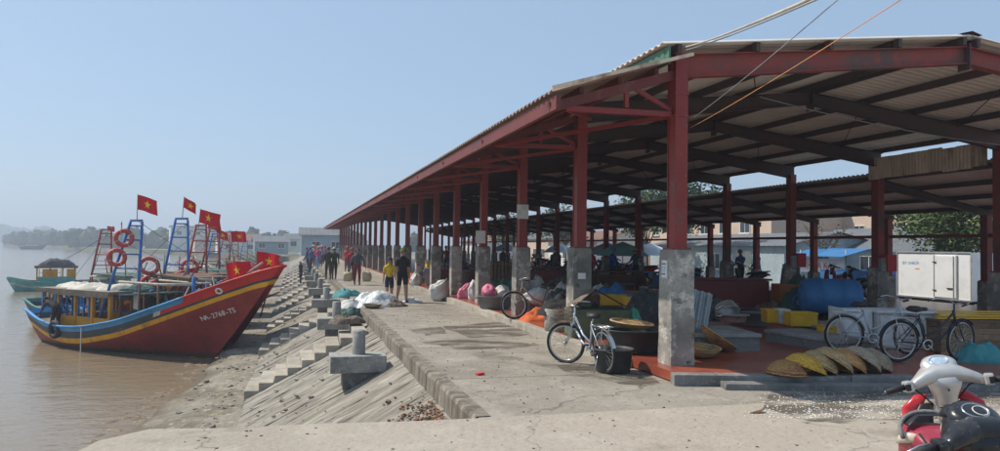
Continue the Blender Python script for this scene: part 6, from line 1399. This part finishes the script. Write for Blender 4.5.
# ---------------------------------------------------------------- scooters
def paintp(name, c, rough=.3): mat(name, c, rough, ((6, tuple(x*.8 for x in c), .5, .7, 4), (3.5, tuple(x*.6+.10 for x in c), .52, .72, 7), (40, tuple(x*.5+.16 for x in c), .62, .75, 3)), spec=.5)
paintp('scoot_red', (.50, .02, .03), .25); mat('scoot_silver', (.58, .56, .53), .38, ((6, (.48, .46, .44), .5, .7, 4),), metal=.55); paintp('scoot_black', (.018, .018, .02), .3); paintp('scoot_blue', (.03, .10, .38)); paintp('scoot_pink', (.34, .03, .055), .4); mat('lens_red', (.60, .02, .015), .15); mat('lens_clear', (.60, .52, .42), .15); mat('dial_glass', (.32, .42, .52), .12, ((9, (.55, .62, .68), .5, .65, 4),), spec=.7); mat('dial_dark', (.02, .022, .025), .18, spec=.6)
def loft(secs, n=16, p=2.4):
    "secs: (centre, ux, uy, a, b) superellipse rings"
    vs_ = []; fs_ = []
    for c, ux, uy, a, b in secs:
        c, ux, uy = Vector(c), Vector(ux), Vector(uy)
        for k in range(n):
            t = 2*math.pi*k/n; cs, sn = math.cos(t), math.sin(t)
            vs_.append(c+ux*(a*math.copysign(abs(cs)**(2/p), cs))+uy*(b*math.copysign(abs(sn)**(2/p), sn)))
    N_ = len(secs)
    for i in range(N_-1):
        for k in range(n): fs_.append((i*n+k, i*n+(k+1) % n, (i+1)*n+(k+1) % n, (i+1)*n+k))
    fs_ += [tuple(range(n-1, -1, -1)), tuple((N_-1)*n+k for k in range(n))]
    return vs_, fs_
Xv, Yv, Zv = Vector((1, 0, 0)), Vector((0, 1, 0)), Vector((0, 0, 1))
def scooter(loc, heading, label, body, cowl, lean=0.0, steer=0.0, group=None, detail=True, inner='plastic_black', dial='dial_glass', name='scooter'):
    e = empty(name, loc, 0, label, 'scooter', group); e.rotation_euler = (0, lean, heading)   # +Y forward
    L_ = lambda nm, secs, m, par=e, **k: MB().add(*loft(secs, **k), smooth=True).build(nm, m, par)
    X90 = Matrix.Rotation(math.pi/2, 4, 'Y')
    w = empty('wheel', (0, -.60, .28)); w.parent = e
    MB().torus(.235, .048, 28, 8, M=X90).build('tyre', 'rubber', w); MB().lathe([(.19, -.03), (.05, -.035), (.03, -.05), (.03, .05), (.05, .035), (.19, .03)], 18, M=X90).build('rim', 'chrome', w)
    L_('rear_body', [((0, -.98, .70), Xv, Zv, .06, .04), ((0, -.85, .68), Xv, Zv, .12, .09), ((0, -.55, .60), Xv, Zv, .15, .15), ((0, -.25, .52), Xv, Zv, .12, .17), ((0, -.08, .42), Xv, Zv, .09, .13)], body)
    L_('seat', [((0, -.92, .80), Xv, Zv, .09, .03), ((0, -.70, .79), Xv, Zv, .14, .05), ((0, -.40, .755), Xv, Zv, .13, .05), ((0, -.12, .72), Xv, Zv, .10, .05), ((0, -.02, .68), Xv, Zv, .06, .03)], 'saddle')
    MB().tube([(-.12, -.70, .76), (-.13, -.98, .83), (0, -1.05, .84), (.13, -.98, .83), (.12, -.70, .76)], .014, 8).build('grab_rail', 'plastic_black', e)
    tl = MB().add(*loft([((0, -1.0, .68), Xv, Zv, .085, .03), ((0, -1.04, .685), Xv, Zv, .07, .022)]), smooth=True).build('tail_lamp', 'lens_red', e)
    for s_ in (-1, 1): MB().add(*loft([((s_*.12, -.94, .67), Xv, Zv, .035, .03), ((s_*.13, -1.0, .67), Xv, Zv, .022, .02)]), smooth=True).build('indicator', 'lens_clear', e)
    L_('engine', [((0, -.35, .30), Xv, Zv, .12, .08), ((0, -.05, .28), Xv, Zv, .10, .08), ((0, .12, .30), Xv, Zv, .06, .05)], 'concrete_dark')
    MB().tube([(.12, -.1, .25), (.15, -.4, .24), (.15, -.85, .33)], [.03, .045, .05], 10).build('exhaust', 'chrome', e)
    MB().add(*loft([((0, -.05, .38), Xv, Zv, .10, .05), ((0, .15, .40), Xv, Zv, .07, .05), ((0, .30, .55), Xv, Zv, .06, .06)]), smooth=True).build('spine', inner, e)
    for s_ in (-1, 1):
        L_('leg_shield', [((s_*.11, .40, .99), Xv, Yv, .04, .02), ((s_*.17, .40, .92), Xv, Yv, .06, .022), ((s_*.18, .38, .78), Xv, Yv, .075, .022), ((s_*.19, .34, .62), Xv, Yv, .09, .022), ((s_*.16, .26, .42), Xv, Yv, .08, .02), ((s_*.12, .18, .26), Xv, Yv, .05, .015)], body)
        L_('inner_panel', [((s_*.095, .365, .94), Xv, Yv, .04, .012), ((s_*.135, .355, .85), Xv, Yv, .06, .014), ((s_*.14, .345, .75), Xv, Yv, .06, .014), ((s_*.14, .305, .62), Xv, Yv, .07, .014), ((s_*.11, .235, .45), Xv, Yv, .055, .012)], inner)
        MB().box((s_*.17, .0, .27), (.12, .08, .025), bev=.008).build('foot_peg', 'rubber', e)
        MB().tube([(s_*.07, .42, .62), (s_*.07, .58, .28)], .02, 8).build('fork_leg', 'chrome', e)
    w = empty('wheel', (0, .60, .28)); w.parent = e
    MB().torus(.235, .045, 28, 8, M=X90).build('tyre', 'rubber', w); MB().lathe([(.19, -.03), (.05, -.035), (.03, -.05), (.03, .05), (.05, .035), (.19, .03)], 18, M=X90).build('rim', 'chrome', w)
    L_('fender', [((0, .32, .50), Xv, Zv, .05, .02), ((0, .46, .58), Xv, Zv, .075, .03), ((0, .62, .585), Xv, Zv, .07, .03), ((0, .82, .46), Xv, Zv, .05, .02)], body)
    MB().tube([(-.06, -.2, .25), (-.20, -.26, .01)], .011, 6).build('side_stand', 'chrome', e)
    # handlebar group
    h = empty('handlebar', (0, .30, 1.09)); h.parent = e; h.rotation_euler = (0, 0, steer); h.scale = (.83, 1, 1)
    L_('cowl', [((-.235, -.10, .0), Yv, Zv, .028, .026), ((-.20, -.085, .01), Yv, Zv, .045, .034), ((-.13, -.03, .03), Yv, Zv, .085, .045), ((-.055, .02, .045), Yv, Zv, .125, .058), ((.055, .02, .045), Yv, Zv, .125, .058), ((.13, -.03, .03), Yv, Zv, .085, .045), ((.20, -.085, .01), Yv, Zv, .045, .034), ((.235, -.10, .0), Yv, Zv, .028, .026)], cowl, h, p=2.8)
    L_('neck', [((0, -.03, .03), Xv, Yv, .13, .075), ((0, -.03, -.03), Xv, Yv, .105, .07), ((0, -.01, -.10), Xv, Yv, .075, .055), ((0, .015, -.20), Xv, Yv, .065, .05), ((0, .02, -.30), Xv, Yv, .07, .05)], cowl, h, p=3)
    Md = Matrix.Translation((0, .01, .092)) @ Matrix.Rotation(.5, 4, 'X')
    MB().lathe([(.001, .026), (.07, .024), (.092, .012), (.098, -.01)], 24, M=Md, sx=1.25, sy=.85).build('dial', 'scoot_black' if dial == 'dial_dark' else 'scoot_silver', h)
    MB().lathe([(.001, .030), (.055, .028), (.07, .022)], 24, M=Md, sx=1.2, sy=.85).build('dial_glass', dial, h)
    if detail:
        MB().box((0, -.105, -.045), (.012, .004, .012)).build('screw', 'plastic_black', h); MB().box((0, -.058, -.155), (.135, .004, .006)).build('seam', 'plastic_black', h)
        for s_ in (-1, 1):
            MB().tube([(s_*.26, -.08, .0), (s_*.18, .03, -.05), (s_*.07, .06, -.16)], .005, 6).build('cable', 'rubber', h)
            MB().box((s_*.13, .372, .70), (.05, .006, .03), bev=.002).build('badge', 'chrome', e)
        MB().torus(.012, .004, 12, 5, M=Matrix.Translation((0, -.052, -.20)) @ Matrix.Rotation(math.pi/2, 4, 'X')).build('key_ring', 'chrome', h)
        MB().torus(.056, .004, 24, 5, M=Md @ Matrix.Translation((0, 0, .028)) @ Matrix.Diagonal((1.1, .74, 1, 1))).build('dial_ring', 'chrome', h)
        if dial == 'dial_dark': MB().torus(.034, .003, 24, 5, M=Md @ Matrix.Translation((.02, -.004, .030)) @ Matrix.Diagonal((1.0, .8, 1, 1))).build('dial_ring', 'crate_white', h)
    L_('visor', [((-.10, .075, .085), Yv, Zv, .03, .012), ((-.05, .10, .105), Yv, Zv, .035, .012), ((.05, .10, .105), Yv, Zv, .035, .012), ((.10, .075, .085), Yv, Zv, .03, .012)], 'plastic_black', h)
    MB().lathe([(.001, .05), (.05, .04), (.085, .0), (.085, -.02)], 20, M=Matrix.Translation((0, .10, .02)) @ Matrix.Rotation(-math.pi/2, 4, 'X'), sx=1.2, sy=.7).build('headlight', 'lens_clear', h)
    for s_ in (-1, 1):
        MB().box((s_*.262, -.115, .0), (.06, .062, .065), rot=-s_*.35, bev=.012).build('switch_block', cowl, h); MB().box((s_*.268, -.150, .0), (.035, .02, .04), rot=-s_*.35, bev=.006).build('switch', 'plastic_black', h)
        MB().tube([(s_*.29, -.125, .0), (s_*.42, -.165, -.01)], [.018, .0165], 10).build('grip', 'rubber', h)
        MB().tube([(s_*.28, -.07, .0), (s_*.33, -.065, -.01), (s_*.42, -.115, -.02)], .007, 6).build('lever', 'chrome', h)
    return e
# the two scooters at the kerb side, both facing away from the photographer
base_h = math.atan2(C_F.y, C_F.x)-math.pi/2
Pa = EYE + (C_F + C_R*((941-500)/FPX) - C_U*((376-225.5)/FPX))*4.42
hA = base_h - math.atan((941-500)/FPX)*.6 + .05
fA = Vector((-math.sin(hA), math.cos(hA), 0)); rA = Vector((fA.y, -fA.x, 0))
scooter((Pa.x-fA.x*.30+rA.x*.19, Pa.y-fA.y*.30+rA.y*.19, .004), hA, 'red scooter with silver handlebar cowl and pale dial', 'scoot_red', 'scoot_silver', lean=-.17, steer=.0)
Pc = EYE + (C_F + C_R*((984-500)/FPX) - C_U*((444-225.5)/FPX))*2.95
hC = base_h
fC = Vector((-math.sin(hC), math.cos(hC), 0))
sc = scooter((Pc.x-fC.x*.30, Pc.y-fC.y*.30, .004), hC, 'black and red motorbike with dark round dials beside the silver scooter', 'scoot_pink', 'scoot_black', lean=-.03, dial='dial_dark', name='motorbike')
MB().add(*loft([((0, .40, .98), Xv, Zv, .10, .04), ((0, .52, 1.02), Xv, Zv, .13, .05), ((0, .66, .99), Xv, Zv, .12, .08), ((0, .76, .92), Xv, Zv, .07, .06)], n=24, p=3.2), smooth=True).build('front_cowl', 'scoot_pink', sc)
MB().tube([(-.165*math.cos(a_), .54+.12*math.sin(a_), 1.035+.085*math.sin(a_)) for a_ in [math.pi*i/14 for i in range(15)]], .010, 8).build('visor_arch', 'concrete_dark', sc)
MB().add(*loft([((-.12, .60, 1.08), Yv, Zv, .03, .004), ((-.05, .66, 1.11), Yv, Zv, .045, .004), ((.05, .66, 1.11), Yv, Zv, .045, .004), ((.12, .60, 1.08), Yv, Zv, .03, .004)]), smooth=True).build('fly_screen', 'plastic_black', sc)
for s_ in (-1, 1):
    MB().add(*loft([((s_*.11, .52, 1.035), Xv, Zv, .022, .02), ((s_*.125, .60, 1.02), Xv, Zv, .026, .026), ((s_*.11, .68, .985), Xv, Zv, .015, .015)]), smooth=True).build('indicator', 'lens_clear', sc)
    MB().tube([(s_*.20, .26, 1.05), (s_*.16, .42, 1.08), (s_*.06, .50, .98)], .006, 6).build('cable', 'rubber', sc)
    MB().tube([(s_*.14, .28, 1.055), (s_*.08, .40, 1.09), (s_*.02, .46, 1.0)], .005, 6).build('cable', 'rubber', sc)
MB().lathe([(.001, .012), (.016, .012), (.018, 0)], 12, M=Matrix.Translation((.05, .17, 1.085))).build('ignition', 'chrome', sc)
# scooters parked in and behind the hall
src = scooter((18.6, 27.0, PZ), 1.3, 'black scooter parked beyond the dark red counter', 'scoot_black', 'scoot_black', lean=-.1, group='scooters parked behind the stalls', detail=False)
src2 = scooter((21.0, 24.5, PZ), 1.9, 'red scooter parked by the far kerb near the box truck', 'scoot_red', 'scoot_black', lean=-.1, group='scooters parked behind the stalls', detail=False)
src3 = scooter((18.9, 33.5, PZ), .9, 'blue scooter parked under the lean to roof', 'scoot_blue', 'scoot_silver', lean=-.1, group='scooters parked behind the stalls', detail=False)
spots = [(17.9, 31.0, 1.5, 0), (18.2, 36, 1.2, 1), (18.0, 38.2, 1.6, 2), (18.4, 40.5, 1.3, 0), (17.8, 43, 1.8, 1), (18.6, 45.5, 1.2, 0), (18.2, 48, 1.5, 2), (17.9, 51, 1.4, 0), (18.3, 54, 1.6, 1), (14.8, 26.5, .4, 0), (13.5, 30.0, 1.0, 1), (12.6, 36.0, .7, 0), (19.6, 21.8, 1.6, 0)]
cnt_ = [-1, -1, -1]; spots.sort(key=lambda q: q[1])
for k, (x, y, a, s_) in enumerate(spots):
    c = copy_tree((src, src2, src3)[s_]); c.location = (x, y, PZ); c.rotation_euler = (0, -.1, a)
    cnt_[s_] += 1; c['label'] = '%s scooter in the parked row behind the stalls, %s of its colour from the truck' % (('black', 'red', 'blue')[s_], ORD[cnt_[s_]])
# ---------------------------------------------------------------- box truck
mat('truck_white', (.74, .75, .74), .45, ((2, (.62, .62, .60), .5, .75, 5),))
te_ = empty('box_truck', (24.3, 22.9, -.65), 0, 'small white box truck parked on the street behind the market', 'truck')
tx = lambda nm, c, s_, m_, par=te_, bev=.015: MB().box(c, s_, bev=bev).build(nm, m_, par)
bx_ = tx('cargo_box', (.95, 0, 1.62), (1.9, 3.5, 1.82), 'truck_white')
for y_ in (-1.73, 1.73): tx('corner_post', (-.012, y_, 1.62), (.05, .06, 1.84), 'alu', bx_, .006)
for z_ in (.72, 2.53): tx('edge_rail', (-.012, 0, z_), (.05, 3.4, .06), 'alu', bx_, .006)
dr_ = tx('side_door', (-.02, -.62, 1.60), (.05, 1.0, 1.62), 'truck_white', bx_, .01)
for y_ in (-1.12, -.12): tx('door_post', (-.03, y_, 1.60), (.05, .05, 1.66), 'alu', bx_, .006)
for z_ in (1.05, 2.15): tx('hinge', (-.06, -.14, z_), (.03, .16, .05), 'dark_steel', bx_, .004)
tx('door_latch', (-.065, -.86, 1.15), (.03, .28, .05), 'dark_steel', bx_, .004); tx('lock_bar', (-.06, -1.0, 1.60), (.03, .03, 1.6), 'alu', bx_, .004)
flat_text(bx_, 'ĐT: 0348.29', .16, (-.004, 1.05, 2.08), 'ink_blue', (math.pi/2, 0, -math.pi/2)); MB().box((-.002, .72, 1.86), (.004, .22, .05)).build('sticker', 'ink_orange', bx_)
tx('chassis', (.95, .5, .60), (1.0, 5.4, .16), 'dark_steel'); cabn = tx('cab', (.95, 2.75, 1.20), (1.75, 1.5, 1.35), 'scoot_blue', te_, .12); tx('cab_window', (.07, 2.95, 1.52), (.03, .75, .5), 'glass_dark', cabn, .01); tx('windscreen', (.95, 3.51, 1.5), (1.5, .03, .55), 'glass_dark', cabn, .01)
for (x_, y_) in ((.15, -1.0), (1.75, -1.0), (.15, 2.7), (1.75, 2.7)):
    w = empty('wheel', (x_, y_, .36)); w.parent = te_; X90 = Matrix.Rotation(math.pi/2, 4, 'Y'); MB().torus(.27, .09, 26, 8, M=X90).build('tyre', 'rubber', w); MB().lathe([(.2, -.05), (.06, -.04), (.05, .04), (.2, .05)], 16, M=X90).build('rim', 'alu', w)
tx('mud_flap', (.15, -1.6, .40), (.3, .02, .36), 'rubber'); tx('bumper', (.95, -1.8, .55), (1.8, .08, .14), 'alu')
# white van beyond
ve = empty('white_van', (25.4, 17.3, -.65), .05, 'white and red van beside the box truck', 'van')
MB().add(*loft([((0, -2.2, .95), Xv, Zv, .75, .5), ((0, -1.9, 1.15), Xv, Zv, .85, .78), ((0, .9, 1.2), Xv, Zv, .85, .85), ((0, 1.5, 1.0), Xv, Zv, .82, .62), ((0, 2.2, .8), Xv, Zv, .75, .4)], p=5), smooth=False).build('body', 'truck_white', ve)
MB().box((-.86, -.4, 1.55), (.03, 2.0, .42), bev=.01).build('side_window', 'glass_dark', ve); MB().box((-.862, -.4, .85), (.03, 2.6, .22), bev=.005).build('stripe', 'sign_red', ve)
for (x_, y_) in ((-.75, -1.4), (.75, -1.4), (-.75, 1.4), (.75, 1.4)):
    w = empty('wheel', (x_, y_, .32)); w.parent = ve; MB().torus(.23, .09, 24, 8, M=X90).build('tyre', 'rubber', w); MB().lathe([(.17, -.05), (.05, -.04), (.05, .04), (.17, .05)], 14, M=X90).build('rim', 'alu', w)
# banner on posts with blue awning
pb = Vector((27.5, 33.0, -.65)); bn = empty('street_banner', pb, 0, 'white banner with red letters strung below a blue awning', 'banner')
MB().box((0, 0, 1.75), (.03, 3.4, .75), bev=.004).build('cloth', 'truck_white', bn); flat_text(bn, 'HOA KAY', .52, (-.02, 0, 1.72), 'ink_red', (math.pi/2, 0, -math.pi/2))
for y_ in (-1.75, 1.75): MB().tube([(.05, y_, 0), (.05, y_, 2.6)], .035, 8).build('post', 'galvanised', bn)
m = MB(); m.add([(-.6, -2.2, 2.25), (-.6, 2.2, 2.25), (1.2, 2.2, 2.7), (1.2, -2.2, 2.7)], [(0, 1, 2, 3)]); m.add([(-.6, -2.2, 2.24), (-.6, 2.2, 2.24), (1.2, 2.2, 2.69), (1.2, -2.2, 2.69)], [(3, 2, 1, 0)]); m.build('awning', 'tarp_blue', bn)
bl = crate((26.5, 29.6, -.65), 2.6, 1.6, 1.6, 'tarp_blue', 'blue draped street stall beside the banner', rz=.1, cat='stall', name='street_stall')
# umbrellas beyond the hall
mat('brolly_blue', (.40, .58, .72), .7, ((1, (.50, .64, .74), .45, .7, 3),)); mat('brolly_teal', (.22, .50, .46), .7, ((1, (.30, .56, .52), .45, .7, 3),)); mat('brolly_white', (.62, .66, .70), .7)
def umbrella(p, R, h, m1, label):
    e = empty('market_umbrella', p, 0, label, 'umbrella', 'umbrellas over the street stalls')
    MB().tube([(0, 0, 0), (0, 0, h)], .025, 8).build('pole', 'galvanised', e)
    n = 8; m_ = MB(); vs_ = [(0, 0, h)]; fs_ = []
    for k in range(n): a = 2*math.pi*k/n; vs_ += [(R*.55*math.cos(a), R*.55*math.sin(a), h-.2*R), (R*math.cos(a), R*math.sin(a), h-.52*R)]
    for k in range(n): a, b = 1+2*k, 1+2*((k+1) % n); fs_ += [(0, a, b), (a, a+1, b+1, b)]
    m_.add(vs_, fs_).build('canopy', m1, e)
    for k in range(n): a = 2*math.pi*k/n; MB().tube([(0, 0, h-.45*R), (R*.5*math.cos(a), R*.5*math.sin(a), h-.21*R)], .008, 4).build('rib', 'galvanised', e)
for (px_, D, m1, lab) in ((607, 44, 'brolly_blue', 'pale blue umbrella between the first and second columns'), (623, 39, 'brolly_teal', 'teal umbrella beside the pale blue one'), (650, 46, 'brolly_white', 'white umbrella just left of the near column'), (560, 60, 'brolly_white', 'small white umbrella far down the street'), (506, 70, 'brolly_blue', 'far pale umbrella seen past the fourth column')):
    p = EYE+(C_F+C_R*((px_-500)/FPX))*D; umbrella((p.x, p.y, -.65 if p.x > 22.4 else PZ), 1.5, 2.55 if p.x > 22.4 else 2.1, m1, lab)
